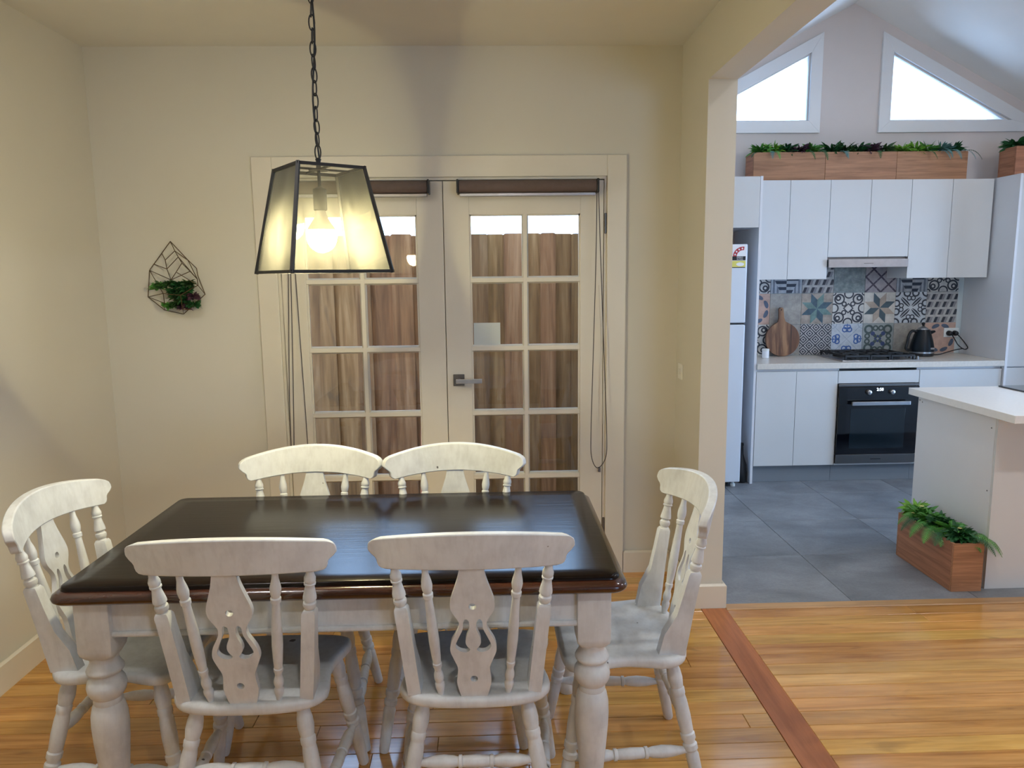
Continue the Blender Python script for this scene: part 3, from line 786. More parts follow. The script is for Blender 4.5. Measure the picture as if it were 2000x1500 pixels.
    tw = [(0, 125), (.06, 148), (.13, 167), (.19, 158), (.25, 156), (.31, 188), (.38, 222), (.447, 208), (.504, 168), (.545, 138), (.593, 131), (.634, 158), (.683, 200), (.732, 210), (.78, 196), (.845, 165), (.919, 132), (1, 108)]
    LEN = .402
    hv = catmull([(t*LEN, wv*S) for t, wv in tw], 3)
    out = [(wv, z) for z, wv in hv]+[(-wv, z) for z, wv in reversed(hv)]
    def P(px, py): return ((px-918)*S, (1310-py)/1230*LEN)
    slot = catmull([P(*p) for p in ((850, 545), (828, 575), (820, 640), (790, 700), (752, 775), (750, 812), (790, 848), (850, 858), (888, 835), (862, 805), (845, 768), (852, 718), (880, 660), (886, 610), (876, 562))], 3, True)
    slot2 = [(-x, z) for x, z in slot]
    def circ(z, r=.0098): return [(r*cos(2*pi*k/14), z+r*sin(2*pi*k/14)) for k in range(14)]
    vs, fs = filled([out, slot, slot2, circ((1310-430)/1230*LEN), circ((1310-1120)/1230*LEN)], .015)
    p0 = Vector((0, -.176, .446)); p1 = Vector((0, yback(0, .832), .838)); d = (p1-p0); ax = d.normalized(); nrm = Vector((1, 0, 0)).cross(ax)
    o = MB().add([tuple(p0+Vector((1, 0, 0))*a+ax*(b*d.length/LEN)+nrm*z) for a, b, z in vs], fs).build('back_splat', 'chair_paint', c, world=False, ang=40)
    return c
chair0 = make_chair('white fiddle-back chair in the foreground, left of the two with backs to the viewer')
spots = [(-.660, 1.985, 0, None),
         (-.056, 1.990, 0, 'white fiddle-back chair in the foreground, right of the two with backs to the viewer'),
         (-.664, 2.445, 180, 'white chair behind the table, left of the two before the doors'),
         (-.140, 2.435, 180, 'white chair behind the table, right of the two before the doors'),
         (-1.096, 2.165, -90, 'white chair at the left end of the table by the cream wall'),
         (.386, 2.170, 90, 'white chair at the right end of the table nearest the kitchen')]
for i, (x, y, a, lb) in enumerate(spots):
    o = chair0 if i == 0 else copy_tree(chair0)
    o.location = (x, y, .0012); o.rotation_euler = (0, 0, radians(a))
    if lb: o['label'] = lb

# ------------------------------------------------------------------ pendant lamp
LC = Vector((-.513, 2.317, 0)); LA = radians(34.7)
lamp = thing('pendant_lamp', 'black framed glass lantern pendant with a glowing bulb above the table', 'lamp', (LC.x, LC.y, 1.568), LA)
zb, zt, hb, ht = 0.0, .307, .156, .102      # local heights and half sizes
cb = [(-hb, -hb, zb), (hb, -hb, zb), (hb, hb, zb), (-hb, hb, zb)]; ct = [(-ht, -ht, zt), (ht, -ht, zt), (ht, ht, zt), (-ht, ht, zt)]
def bar4(p, q, t): # square section bar
    p, q = Vector(p), Vector(q); d = (q-p).normalized(); x = d.cross(Vector((0, 0, 1)))
    x = x.normalized() if x.length > .01 else Vector((1, 0, 0)); y = d.cross(x)
    rs = [[c+x*t*a+y*t*b for a, b in ((-1, -1), (1, -1), (1, 1), (-1, 1))] for c in (p-d*t, q+d*t)]
    return MB().rings(rs)
for k in range(4):
    j = (k+1) % 4
    bar4(cb[k], cb[j], .0045).build('frame_bar', 'black_iron', lamp, world=False, smooth=False)
    bar4(ct[k], ct[j], .0045).build('frame_bar', 'black_iron', lamp, world=False, smooth=False)
    bar4(cb[k], ct[k], .0048).build('frame_bar', 'black_iron', lamp, world=False, smooth=False)
    q = [Vector(p) for p in (cb[k], cb[j], ct[j], ct[k])]; e_ = (q[1]-q[0]).normalized()*.0055; u_ = (q[3]-q[0]).normalized()*.005
    q = [q[0]+e_+u_, q[1]-e_+u_, q[2]-e_-u_, q[3]+e_-u_]
    n = (q[1]-q[0]).cross(q[3]-q[0]).normalized()
    MB().add([p-n*.001 for p in q]+[p+n*.001 for p in q], [(0, 1, 2, 3), (7, 6, 5, 4), (0, 4, 5, 1), (1, 5, 6, 2), (2, 6, 7, 3), (3, 7, 4, 0)]).build('glass_pane', 'lamp_glass', lamp, world=False, smooth=False)
for a in (0, pi/2):
    dx, dy = cos(a)*ht, sin(a)*ht
    bar4((-dx, -dy, zt), (dx, dy, zt), .003).build('cross_bar', 'black_iron', lamp, world=False, smooth=False)
MB().lathe((0, 0, zt-.004), (0, 0, zt+.034), [(0, .03), (.1, .03), (.14, .008), (.6, .006), (.9, .009), (1, .004)], 16).build('cap', 'black_iron', lamp, world=False)
MB().lathe((0, 0, .185), (0, 0, zt), [(0, .0185), (.02, .0205), (.52, .0205), (.55, .012), (.58, .005), (1, .005)], 18).build('lamp_holder', 'black_iron', lamp, world=False)
MB().lathe((0, 0, .058), (0, 0, .126), [(0, .004), (.06, .018), (.2, .032), (.42, .042), (.68, .046), (.9, .0445), (1, .042)], 24).build('bulb', 'bulb_glow', lamp, world=False)
MB().lathe((0, 0, .1265), (0, 0, .1845), [(0, .043), (.12, .040), (.35, .031), (.6, .022), (.85, .017), (1, .0145)], 20).build('bulb_collar', 'bulb_collar', lamp, world=False)
lk = MB().tube([(.0085*cos(t)*(1 if True else 1), 0, .022*sin(t)) for t in [2*pi*k/16 for k in range(16)]], .0021, 6, True).mesh('chain_link', 'black_iron')
z = zt+.034+.016; k = 0
while z+1.568 < ZC-.03:
    o = bpy.data.objects.new('chain_link', lk); COL.objects.link(o); o.parent = lamp; o.location = (0, 0, z); o.rotation_euler = (random.uniform(-.08, .08), 0, (k % 2)*pi/2+random.uniform(-.25, .25)); z += .037; k += 1
MB().tube(catmull([(.004, 0, zt+.03), (-.006, .004, zt+.2), (.006, -.004, zt+.4), (-.004, 0, zt+.6), (.0, 0, ZC-1.568-.02)], 6), .0028, 6).build('flex', 'black_plastic', lamp, world=False)
MB().lathe((0, 0, ZC-1.568-.045), (0, 0, ZC-1.568), [(0, .01), (.2, .03), (.6, .05), (1, .055)], 24).build('ceiling_rose', 'black_iron', lamp, world=False)

# ------------------------------------------------------------------ invented ceiling fill lights, added outside the frame
def added_downlight(x, y, z, label, tilt=0.0, glow='added_downlight_glow'):
    r = thing('added_downlight', label, 'added_downlight', (x, y, z), group='added fill lights'); r.rotation_euler = (0, tilt, 0)
    MB().lathe((0, 0, -.006), (0, 0, 0), [(0, .046), (.1, .060), (1, .062)], 24).build('trim_ring', 'white_trim', r, world=False)
    MB().lathe((0, 0, -.008), (0, 0, -.0062), [(0, .044), (1, .044)], 24).build('diffuser', glow, r, world=False)
added_downlight(-1.2, 1.5, ZC-.0005, 'added unseen fill light in the dining ceiling on the left')
added_downlight(.1, .2, ZC-.0005, 'added unseen fill light in the dining ceiling near the opening')
for x, y, lb in ((1.75, 1.9, 'added unseen fill light in the left vault slope over the floorboards'), (3.75, 1.9, 'added unseen fill light in the right vault slope over the floorboards'), (3.85, 3.4, 'added unseen fill light in the right vault slope over the island bench')):
    added_downlight(x, y, zroof(x)-.001, lb, (-1 if x < XRIDGE else 1)*math.atan(SLOPE), 'added_vault_glow')

# ------------------------------------------------------------------ wire planter on the wall
def wp(cx, cy, Y):
    px, py = 220+cx/7.5, 440+cy/7.5
    d = rt2*((px-1000)/F_PX)-up2*((py-750)/F_PX)+fw
    return Vector((0, 0, EYE))+d*(Y/d.y)
wpl = thing('wall_planter', 'geometric bronze wire planter holding trailing greenery on the wall', 'planter', (-1.5, YB, 1.39))
A, B_ = 3.672, 3.575
V = dict(T=(845, 235, A), L=(540, 660, A), BL=(520, 1050, A), B=(760, 1240, A), BR=(1040, 1300, A), R=(1355, 1010, A), UR=(1250, 740, A), U2=(1230, 630, A), U1=(1100, 505, A),
         a=(910, 375, 3.645), b=(960, 465, 3.625), c=(1015, 555, 3.605), d=(1135, 675, B_), e=(1240, 790, B_), f=(1250, 880, B_), g=(720, 410, A), h=(770, 510, 3.65), i=(795, 640, 3.63), j=(855, 800, B_),
         k=(610, 570, A), l=(940, 690, B_), m=(995, 1025, B_-.03), n=(740, 1000, B_), o=(1130, 1230, B_), p=(1030, 1240, B_), q=(1150, 930, B_), r=(760, 1140, B_))
PV = {k_: wp(*v) for k_, v in V.items()}
for e in ('T-L', 'L-BL', 'BL-B', 'B-BR', 'BR-R', 'R-UR', 'UR-U2', 'U2-U1', 'U1-T', 'T-a', 'a-b', 'b-c', 'c-d', 'd-e', 'e-f', 'a-h', 'b-i', 'g-h', 'h-i', 'i-j', 'c-j', 'k-i', 'L-j', 'L-n', 'l-f', 'd-j', 'a-U1', 'b-e', 'n-m', 'm-q', 'q-f', 'm-p', 'BL-n', 'BL-r', 'n-r', 'r-B', 'p-BR', 'o-R', 'f-R', 'U1-e', 'p-o'):
    s_, t_ = e.split('-'); MB().tube([PV[s_], PV[t_]], .0019, 5).build('wire', 'wire_bronze', wpl)

# ------------------------------------------------------------------ foliage helpers
def blade(mb, p, d, L, wd, droop=.4, n=4, roll=0.0):
    """pointed leaf: starts at p heading d, bends down"""
    p = Vector(p); d = Vector(d).normalized(); side = d.cross(Vector((0, 0, 1)))
    side = side.normalized() if side.length > .05 else Vector((1, 0, 0))
    side = Matrix.Rotation(roll, 3, d) @ side
    vs = []; fs = []
    for k in range(n+1):
        t = k/n; wk = wd*max(.06, sin(pi*min(1, .12+t*.88)))
        c = p.copy(); up_ = side.cross(d)*(-wk*.25)
        vs += [c-side*wk-up_, c+Vector((0, 0, 0)), c+side*wk-up_]
        d = (d+Vector((0, 0, -droop/n))).normalized(); p = p+d*(L/n)
    for k in range(n):
        o = 3*k; fs += [(o, o+1, o+4, o+3), (o+1, o+2, o+5, o+4)]
    mb.add(vs, fs)
def clump(name, mat, parent, c, rx, ry, rz, n, L, wd, seed=0, up_=.5):
    rn = random.Random(seed); mb = MB()
    for _ in range(n):
        a = rn.uniform(0, 2*pi); e = rn.uniform(-.35, 1.0)
        d = Vector((cos(a), sin(a), e+up_*.4)).normalized(); q = rn.uniform(.0, .8)
        blade(mb, (c[0]+d.x*rx*q, c[1]+d.y*ry*q, c[2]+d.z*rz*q), d, L*rn.uniform(.7, 1.25), wd*rn.uniform(.7, 1.2), rn.uniform(.2, .9), 4, rn.uniform(-1.3, 1.3))
    return mb.build(name, mat, parent, smooth=True, ang=60)
def frond(parent, p, d, L, mat='leaf_dark', wd=.035, droop=1.2, n=15):
    p = Vector(p); d = Vector(d).normalized(); mb = MB(); spine = [p.copy()]; dirs = []
    for k in range(n):
        dirs.append(d.copy()); p = p+d*(L/n); spine.append(p.copy()); d = (d+Vector((0, 0, -droop/n))).normalized()
    mb.tube(spine, .0011, 4)
    for k in range(1, n):
        t = k/n; lw = wd*(sin(pi*min(1, .15+t*.85))**.8)
        dd = dirs[k]; side = dd.cross(Vector((0, 0, 1)))
        side = side.normalized() if side.length > .05 else Vector((1, 0, 0))
        for s in (-1, 1):
            q = spine[k]; tip = q+side*s*lw+dd*lw*.45-Vector((0, 0, lw*.15)); hw = L/n*.36
            mb.add([q-dd*hw, q+side*s*lw*.5-dd*hw*.6+dd*lw*.2, tip, q+side*s*lw*.5+dd*hw*.9+dd*lw*.2, q+dd*hw], [(0, 1, 2, 3, 4)])
    return mb.build('fern_frond', mat, parent, smooth=False)
# greenery in the wall planter
gc = wp(1000, 1080, 3.62)
for s_, (cx, cy, mt) in enumerate(((820, 880, 'leaf_moss'), (960, 890, 'leaf_dark'), (1080, 960, 'leaf_dark'), (930, 1060, 'leaf_moss'), (1060, 1100, 'leaf_dark'), (1180, 1060, 'leaf_purple'), (1200, 1180, 'leaf_dark'), (1060, 1210, 'leaf_purple'), (920, 1180, 'leaf_moss'), (830, 1200, 'leaf_green'), (900, 985, 'leaf_dark'), (1010, 1000, 'leaf_moss'), (1110, 870, 'leaf_moss'), (720, 900, 'leaf_moss'), (640, 915, 'leaf_green'), (1000, 1140, 'leaf_moss'))):
    p = wp(cx, cy, 3.615); clump('leaf_cluster', mt, wpl, p, .020, .020, .020, 90, .027, .0065, s_+50)
for cy, L in ((890, .095), (905, .085), (880, .07)):
    frond(wpl, wp(800, cy-20, 3.60), (-1, -.25, .05), L, 'leaf_green', .012, .6, 12)

# ------------------------------------------------------------------ kitchen joinery
CF, DFR = 5.22, 5.24
UP_Y, UP_T, UP_B = 5.47, 2.222, 1.502
XPAN = 1.925; XPANTRY = 3.75
def doorpanel(parent, x0, x1, z0, z1, yf, mat='cabinet_gloss', name='door', th=.018):
    return MB().box(x0+.0015, x1-.0015, yf, yf+th, z0+.0015, z1-.0015).build(name, mat, parent, smooth=False, bevel=.0012)
lower = [(XPAN+.003, 2.530, 'white gloss base cabinet with two doors beside the fridge recess'), (3.133, XPANTRY-.004, 'white gloss drawer base right of the oven')]
b1 = thing('base_cabinet', lower[0][2], 'cabinet', (2.23, 5.5, 0))
MB().box(XPAN+.003, 2.530, DFR+.0185, YK-.002, .135, .858).build('body', 'cabinet_side', b1, smooth=False)
MB().box(XPAN+.003, 2.530, 5.29, 5.305, 0.003, .134).build('kickboard', 'kick_grey', b1, smooth=False)
doorpanel(b1, XPAN+.003, 2.223, .135, .84, DFR); doorpanel(b1, 2.223, 2.530, .135, .84, DFR)
b2 = thing('base_cabinet', lower[1][2], 'cabinet', (3.44, 5.5, 0))
MB().box(3.135, XPANTRY-.004, DFR+.0185, YK-.002, .135, .858).build('body', 'cabinet_side', b2, smooth=False)
MB().box(3.135, XPANTRY-.004, 5.29, 5.305, .003, .134).build('kickboard', 'kick_grey', b2, smooth=False)
for z0, z1 in ((.135, .42), (.42, .70), (.70, .84)): doorpanel(b2, 3.135, XPANTRY-.004, z0, z1, DFR, name='drawer_front')
ovh = thing('oven_cabinet', 'white gloss housing around the built-in oven under the cooktop', 'cabinet', (2.832, 5.5, 0))
g = MB().box(2.5315, 2.545, DFR+.019, YK-.002, .135, .858).box(3.12, 3.1335, DFR+.019, YK-.002, .135, .858).box(2.545, 3.12, 5.6, YK-.002, .135, .858)
g.build('body', 'cabinet_side', ovh, smooth=False)
MB().box(2.5315, 3.1335, 5.29, 5.305, .003, .134).build('kickboard', 'kick_grey', ovh, smooth=False)
MB().box(2.5315, 3.1335, DFR, DFR+.018, .135, .147).build('bottom_rail', 'cabinet_gloss', ovh, smooth=False)
doorpanel(ovh, 2.5315, 3.1335, .745, .84, DFR, name='drawer_front')
tag(MB().box(XPAN+.001, XPANTRY-.002, CF, YK-.001, .8585, .900).build('worktop', 'stone_top', smooth=False, bevel=.003), 'long beige stone worktop holding the cooktop and kettle', 'worktop')
# oven
ov = thing('oven', 'black glass built-in oven with steel handle and lit clock', 'oven', (2.832, 5.4, .147))
MB().box(2.546, 3.119, DFR+.005, 5.59, .149, .742).build('body', 'black_plastic', ov, smooth=False)
MB().box(2.534, 3.131, DFR-.018, DFR+.004, .218, .722).build('door_glass', 'black_glass', ov, smooth=False, bevel=.003)
MB().box(2.534, 3.131, DFR-.014, DFR+.004, .724, .743).build('top_trim', 'dark_steel', ov, smooth=False, bevel=.002)
p = MB().box(2.534, 3.131, DFR-.018, DFR+.004, .149, .216).build('bottom_panel', 'dark_steel', ov, smooth=False, bevel=.002)
MB().box(2.795, 2.872, DFR-.0186, DFR-.0178, .178, .184).build('maker_mark', 'black_plastic', p, smooth=False)
MB().box(2.628, 3.035, DFR-.0195, DFR-.0178, .262, .560).build('window', 'oven_window', ov, smooth=False, bevel=.001)
hd = MB().lathe((2.62, DFR-.05, .602), (3.045, DFR-.05, .606), [(0, .012), (1, .012)], 12)
hd = MB().box(2.618, 3.048, DFR-.062, DFR-.044, .590, .618)
hd.box(2.64, 2.66, DFR-.05, DFR-.017, .597, .611).box(3.006, 3.026, DFR-.05, DFR-.017, .597, .611); hd.build('handle', 'steel', ov, smooth=False, bevel=.003)
for kx in (2.752, 2.925): MB().lathe((kx, DFR-.017, .682), (kx, DFR-.042, .682), [(0, .019), (.7, .018), (.9, .016), (1, .012)], 20).build('knob', 'steel', ov)
vs, fs = text_mesh('2:50', .030)
MB().add([(2.838+a, DFR-.0188-c, .700+b) for a, b, c in vs], fs).build('clock_digits', 'display_glow', ov, smooth=False)
# uppers
XU = [XPAN+.003, 2.214, 2.513, 2.817, 3.119, 3.425, 3.733]
def upper(i, j, z0, label):
    c = thing('wall_cabinet', label, 'cabinet', ((XU[i]+XU[j])/2, 5.62, z0), group='white wall cabinets over the worktop')
    MB().box(XU[i]+.0008, XU[j]-.0008, UP_Y+.0185, YK-.002, z0, UP_T-.001).build('body', 'cabinet_side', c, smooth=False)
    for k in range(i, j): doorpanel(c, XU[k], XU[k+1], z0-.002, UP_T, UP_Y)
upper(0, 2, UP_B, 'white wall cabinet left of the range hood')
upper(2, 4, 1.662, 'shorter white wall cabinet directly above the range hood')
upper(4, 6, UP_B, 'white wall cabinet right of the range hood beside the pantry')
hood = thing('range_hood', 'slim stainless steel slide-out range hood over the cooktop', 'range hood', (2.816, 5.6, 1.575))
MB().box(2.518, 3.114, UP_Y+.02, YK-.012, 1.60, 1.6595).build('body', 'dark_steel', hood, smooth=False)
fr_ = MB().box(2.516, 3.116, UP_Y-.022, UP_Y+.018, 1.585, 1.645).build('front_lip', 'steel', hood, smooth=False, bevel=.002)
MB().box(2.78, 2.85, UP_Y-.0226, UP_Y-.0218, 1.612, 1.616).build('maker_mark', 'dark_steel', fr_, smooth=False)
MB().box(2.53, 3.10, UP_Y+.02, YK-.03, 1.588, 1.5995).build('filter', 'dark_steel', hood, smooth=False)
# fridge recess
fp = thing('fridge_surround', 'white tall end panel and bridging cupboard around the fridge', 'cabinet', (1.5, 5.5, 0))
MB().box(XPAN-.018, XPAN, DFR, YK-.002, .003, UP_T).build('end_panel', 'cabinet_side', fp, smooth=False, bevel=.001)
MB().box(XN1+.002, XPAN-.0185, DFR+.019, YK-.002, 1.87, UP_T).build('cupboard', 'cabinet_side', fp, smooth=False)
doorpanel(fp, XN1+.002, 1.5, 1.868, UP_T-.004, DFR); doorpanel(fp, 1.5, XPAN-.0185, 1.868, UP_T-.004, DFR)
fr = thing('fridge', 'white top mount fridge standing behind the wall end', 'fridge', (1.49, 5.4, .002))
MB().box(1.20, 1.80, 5.205, 5.70, .03, 1.752).build('body', 'fridge_white', fr, smooth=False, bevel=.006)
MB().box(1.20, 1.80, 5.145, 5.198, 1.204, 1.752).build('freezer_door', 'fridge_white', fr, smooth=False, bevel=.008)
MB().box(1.20, 1.80, 5.145, 5.198, .045, 1.192).build('fridge_door', 'fridge_white', fr, smooth=False, bevel=.008)
MB().box(1.205, 1.795, 5.16, 5.20, 1.1925, 1.2035).build('door_gap', 'black_plastic', fr, smooth=False)
for fx in (1.25, 1.765): MB().lathe((fx, 5.20, .0025), (fx, 5.20, .045), [(0, .018), (.4, .018), (.5, .01), (1, .01)], 12).build('foot', 'white_plastic', fr)
MB().box(1.22, 1.74, 5.23, 5.6, .0025, .03).build('base_grille', 'black_plastic', fr, smooth=False)
# energy label: white arch panel over a yellow panel
el = thing('energy_label', 'star rating sticker with red arc and yellow panel on the fridge door', 'sticker', (1.745, 5.1445, 1.565))
y0 = 5.1444; L0, L1, ZT = 1.692, 1.789, 1.749
MB().box(L0, L1, y0-.0006, y0, 1.588, ZT).build('card', 'label_white', el, smooth=False)
cx, cz = 1.768, 1.668
arc = [(cx+.072*cos(t), cz+.066*sin(t)) for t in [radians(85+95*k/12) for k in range(13)]]+[(cx+.046*cos(t), cz+.042*sin(t)) for t in [radians(180-95*k/12) for k in range(13)]]
MB().prism(arc, 1, y0-.0012, y0-.0007).build('rating_arc', 'label_red', el, smooth=False)
for k in range(4):
    t = radians(98+23*k); sx, sz = cx+.059*cos(t), cz+.054*sin(t)
    MB().prism([(sx+(.0085 if q % 2 == 0 else .004)*cos(pi/2+q*pi/5), sz+(.0085 if q % 2 == 0 else .004)*sin(pi/2+q*pi/5)) for q in range(10)], 1, y0-.0018, y0-.0013).build('star', 'label_white', el, smooth=False)
bnd = MB().box(L0, L1-.004, y0-.0012, y0-.0007, 1.640, 1.668).build('title_band', 'label_black', el, smooth=False)
for tx, tz in (('ENERGY', 1.660), ('RATING', 1.648)):
    vs, fs = text_mesh(tx, .012, .0002)
    MB().add([(1.745+a, y0-.0015-c, tz+b) for a, b, c in vs], fs).build('lettering', 'label_white', bnd, smooth=False)
MB().box(L0, L1-.004, y0-.0012, y0-.0007, 1.594, 1.637).build('usage_panel', 'label_yellow', el, smooth=False)
MB().prism([(1.748+.028*cos(2*pi*k/18), 1.613+.013*sin(2*pi*k/18)) for k in range(18)], 1, y0-.0018, y0-.0013).build('usage_oval', 'label_white', el, smooth=False)
MB().box(L0, L1-.005, y0-.0012, y0-.0007, 1.5885, 1.5935).build('footer_band', 'label_black', el, smooth=False)
# black bag or dustpan bottle beside the fridge
tag(MB().lathe((1.862, 5.29, .003), (1.862, 5.31, .30), [(0, .030), (.04, .036), (.25, .038), (.45, .034), (.60, .022), (.72, .013), (.92, .012), (.94, .015), (1, .014)], 16).build('floor_bottle', 'black_plastic'), 'slim black bottle-shaped object on the floor beside the fridge', 'bottle')
# pantry
pa = thing('pantry_cabinet', 'tall white pantry cabinet at the right edge of the kitchen', 'cabinet', (4.08, 5.5, 0))
MB().box(XPANTRY, XPANTRY+.018, CF+.002, YK-.002, .003, UP_T+.004).build('side_panel', 'cabinet_side', pa, smooth=False, bevel=.001)
MB().box(XPANTRY+.0185, XR-.01, DFR+.0185, YK-.002, .135, UP_T).build('body', 'cabinet_side', pa, smooth=False)
for x0, x1 in ((XPANTRY+.019, 4.10), (4.10, XR-.01)):
    doorpanel(pa, x0, x1, .852, UP_T, DFR-.006); doorpanel(pa, x0, x1, .135, .846, DFR-.006, name='drawer_front')
MB().box(XPANTRY+.0185, XR-.01, 5.29, 5.305, .003, .134).build('kickboard', 'kick_grey', pa, smooth=False)
# splashback of printed tiles
sb = thing('splashback', 'patchwork of patterned printed tiles on the wall behind the cooktop', 'tiles', (2.83, YK, .9005))
MB().box(XPAN+.002, XPANTRY-.002, YK-.005, YK-.0005, .901, 1.70).build('grout', 'card_pale', sb, smooth=False)
TPX, TPZ = .2505, .2435
rows = [['scroll', 'plain', 'diamond', 'blue', 'ornate', 'plain', 'leafring'],
        ['leafring', 'plain', 'star_dark', 'scroll', 'star_light', 'petals', 'cubes'],
        ['scroll', 'stripe', 'cubes', 'sage', 'lattice', 'stripe', 'scroll'],
        ['plain', 'plain', 'petals', 'star_light', 'diamond', 'plain', 'blue']]
tm = {}
for r_ in range(4):
    for c_ in range(-1, 7):
        x0 = 2.2+(c_-1)*TPX+.25*0; x0 = 2.703+(c_-3)*TPX; x1 = x0+TPX; z0 = .9035+r_*TPZ; z1 = z0+TPZ
        pat = rows[r_][c_] if c_ >= 0 else 'plain'
        cxm, czm = (x0+x1)/2, (z0+z1)/2
        a0, a1 = max(x0, XPAN+.003), min(x1, XPANTRY-.004); t1 = min(z1, 1.70)
        if a1-a0 < .02: continue
        if r_ == 3 and not (c_ in (2, 3, 4)): continue
        me = MB().cbox(-1, 1, -1, 1, -1, 1, 0).v
        g = MB(); x_0, x_1 = a0+.001-cxm, a1-.001-cxm; z_0, z_1 = z0+.001-czm, t1-.001-czm; c = .001
        # chamfered front facing -y
        fr0 = [(x_0, z_0), (x_1, z_0), (x_1, z_1), (x_0, z_1)]; fr1 = [(x_0+c, z_0+c), (x_1-c, z_0+c), (x_1-c, z_1-c), (x_0+c, z_1-c)]
        g.rings([[(a, -.0045, b) for a, b in fr0], [(a, -.009, b) for a, b in fr0], [(a, -.010, b) for a, b in fr1]])
        me = g.mesh('tile', TP[pat], smooth=False)
        o = bpy.data.objects.new('tile', me); COL.objects.link(o); o.parent = sb; o.location = (cxm-2.83, 0, czm-.9005)
# cooktop
ct_ = thing('gas_cooktop', 'stainless gas cooktop with black cast iron trivets', 'cooktop', (2.86, 5.50, .9003))
MB().box(2.575, 3.170, 5.275, 5.715, .9004, .909).build('tray', 'steel', ct_, smooth=False, bevel=.002)
for bx, by, br in ((2.70, 5.40, .035), (2.70, 5.60, .045), (2.865, 5.50, .055), (3.02, 5.40, .045), (3.02, 5.60, .035)):
    MB().lathe((bx, by, .909), (bx, by, .930), [(0, br), (.5, br), (.55, br*.8), (1, br*.75)], 18).build('burner', 'black_iron', ct_)
for gx0, gx1 in ((2.60, 2.785), (2.79, 2.94), (2.945, 3.12)):
    g = MB(); t = .006; zt_ = .946
    for yy in (5.295, 5.50, 5.70): g.box(gx0, gx1, yy-t, yy+t, zt_-.014, zt_)
    for xx in (gx0+t, gx1-t, (gx0+gx1)/2): g.box(xx-t, xx+t, 5.295, 5.70, zt_-.014, zt_)
    for xx in (gx0+t, gx1-t):
        for yy in (5.297, 5.698): g.box(xx-t, xx+t, yy-t, yy+t, .909, zt_)
    for yy in (5.40, 5.60): g.box(gx0+.03, gx1-.03, yy-.004, yy+.004, zt_-.008, zt_+.006)
    g.build('trivet', 'black_iron', ct_, smooth=False)
for k in range(5): MB().lathe((3.148, 5.31+.045*k, .909), (3.148, 5.31+.045*k, .932), [(0, .014), (.8, .012), (1, .010)], 14).build('knob', 'dark_steel', ct_)
# kettle
ke = thing('kettle', 'dark blue cone-shaped electric kettle with chrome lid beside the cooktop', 'kettle', (3.345, 5.60, .9003))
KX, KY = 3.352, 5.60
MB().lathe((KX, KY, .9005), (KX, KY, .925), [(0, .082), (.5, .086), (1, .084)], 28).build('base', 'black_plastic', ke)
MB().lathe((KX, KY, .9255), (KX, KY, .936), [(0, .087), (1, .087)], 28).build('band', 'steel', ke)
MB().lathe((KX, KY, .9365), (KX, KY, 1.105), [(0, .086), (.2, .085), (.5, .074), (.75, .062), (.93, .050), (.98, .046), (1, .040)], 28).build('body', 'navy_enamel', ke)
MB().lathe((KX, KY, 1.105), (KX, KY, 1.132), [(0, .040), (.3, .036), (.6, .024), (.9, .012), (1, .009)], 24).build('lid', 'steel', ke)
MB().lathe((KX, KY, 1.132), (KX, KY, 1.160), [(0, .007), (.3, .008), (.6, .013), (.85, .012), (1, .006)], 16).build('lid_knob', 'black_plastic', ke)
MB().tube(catmull([(KX-.045, KY, 1.085), (KX-.085, KY-.004, 1.095), (KX-.110, KY-.006, 1.065), (KX-.122, KY-.006, 1.0), (KX-.128, KY-.006, .955), (KX-.085, KY-.002, .945)], 5), .0105, 10).build('handle', 'black_plastic', ke)
MB().prism([(KX+.038, 1.055), (KX+.095, 1.085), (KX+.088, 1.098), (KX+.035, 1.090)], 1, KY-.015, KY+.015).build('spout', 'navy_enamel', ke, smooth=False, bevel=.004)
MB().box(KX+.018, KX+.052, KY-.0825, KY-.074, .956, .970).build('badge', 'steel', ke, smooth=False, bevel=.003)
# chopping board
brd = thing('chopping_board', 'round wooden chopping board with handle leaning on the tiles', 'chopping board', (2.30, 5.69, .9003))
R_ = .134
ol = [(R_*cos(t), R_+R_*sin(t)) for t in [radians(-252+324*k/40) for k in range(41)]]
ol = [(R_*cos(t), R_+R_*sin(t)) for t in [radians(115-k*(360-50)/40) for k in range(41)]]
hand = [(.030, .275), (.022, .30), (.019, .34), (.018, .372), (.010, .384), (0, .387)]
hand_l = [(-x, z) for x, z in reversed(hand[:-1])]
outl = list(reversed(ol))
pl = outl+hand_l[::-1][::1] if False else [p for p in ol]
pts = [(x, z) for x, z in hand]+hand_l
full = []
for k in range(41):
    t = radians(65-310*k/40); full.append((R_*cos(t), R_+R_*sin(t)))
full = list(full)+[(-.030, .272), (-.021, .30), (-.0185, .345), (-.0175, .372), (-.009, .384), (.009, .384), (.0175, .372), (.0185, .345), (.021, .30), (.030, .272)]
vs, fs = filled([full, [(.006*cos(2*pi*k/12), .366+.006*sin(2*pi*k/12)) for k in range(12)]], .018)
tl = radians(7)
MB().add([(2.300+a*cos(0)-.0*b, 5.708-.014+b*sin(tl)*.55-c, .902+b*cos(tl)) for a, b, c in [(p[0]*cos(.06)+p[1]*sin(-.06), p[1]*cos(.06)+p[0]*sin(.06), p[2]) for p in vs]], fs).build('board', 'board_wood', brd, smooth=False)
jr = thing('spice_jar', 'tiny white jar at the left end of the worktop', 'jar', (2.125, 5.60, .9003))
MB().lathe((2.125, 5.60, .9005), (2.125, 5.60, .955), [(0, .024), (.05, .026), (1, .026)], 18).build('body', 'label_white', jr)
MB().lathe((2.125, 5.60, .955), (2.125, 5.60, .972), [(0, .027), (.9, .027), (1, .025)], 18).build('lid', 'white_plastic', jr)
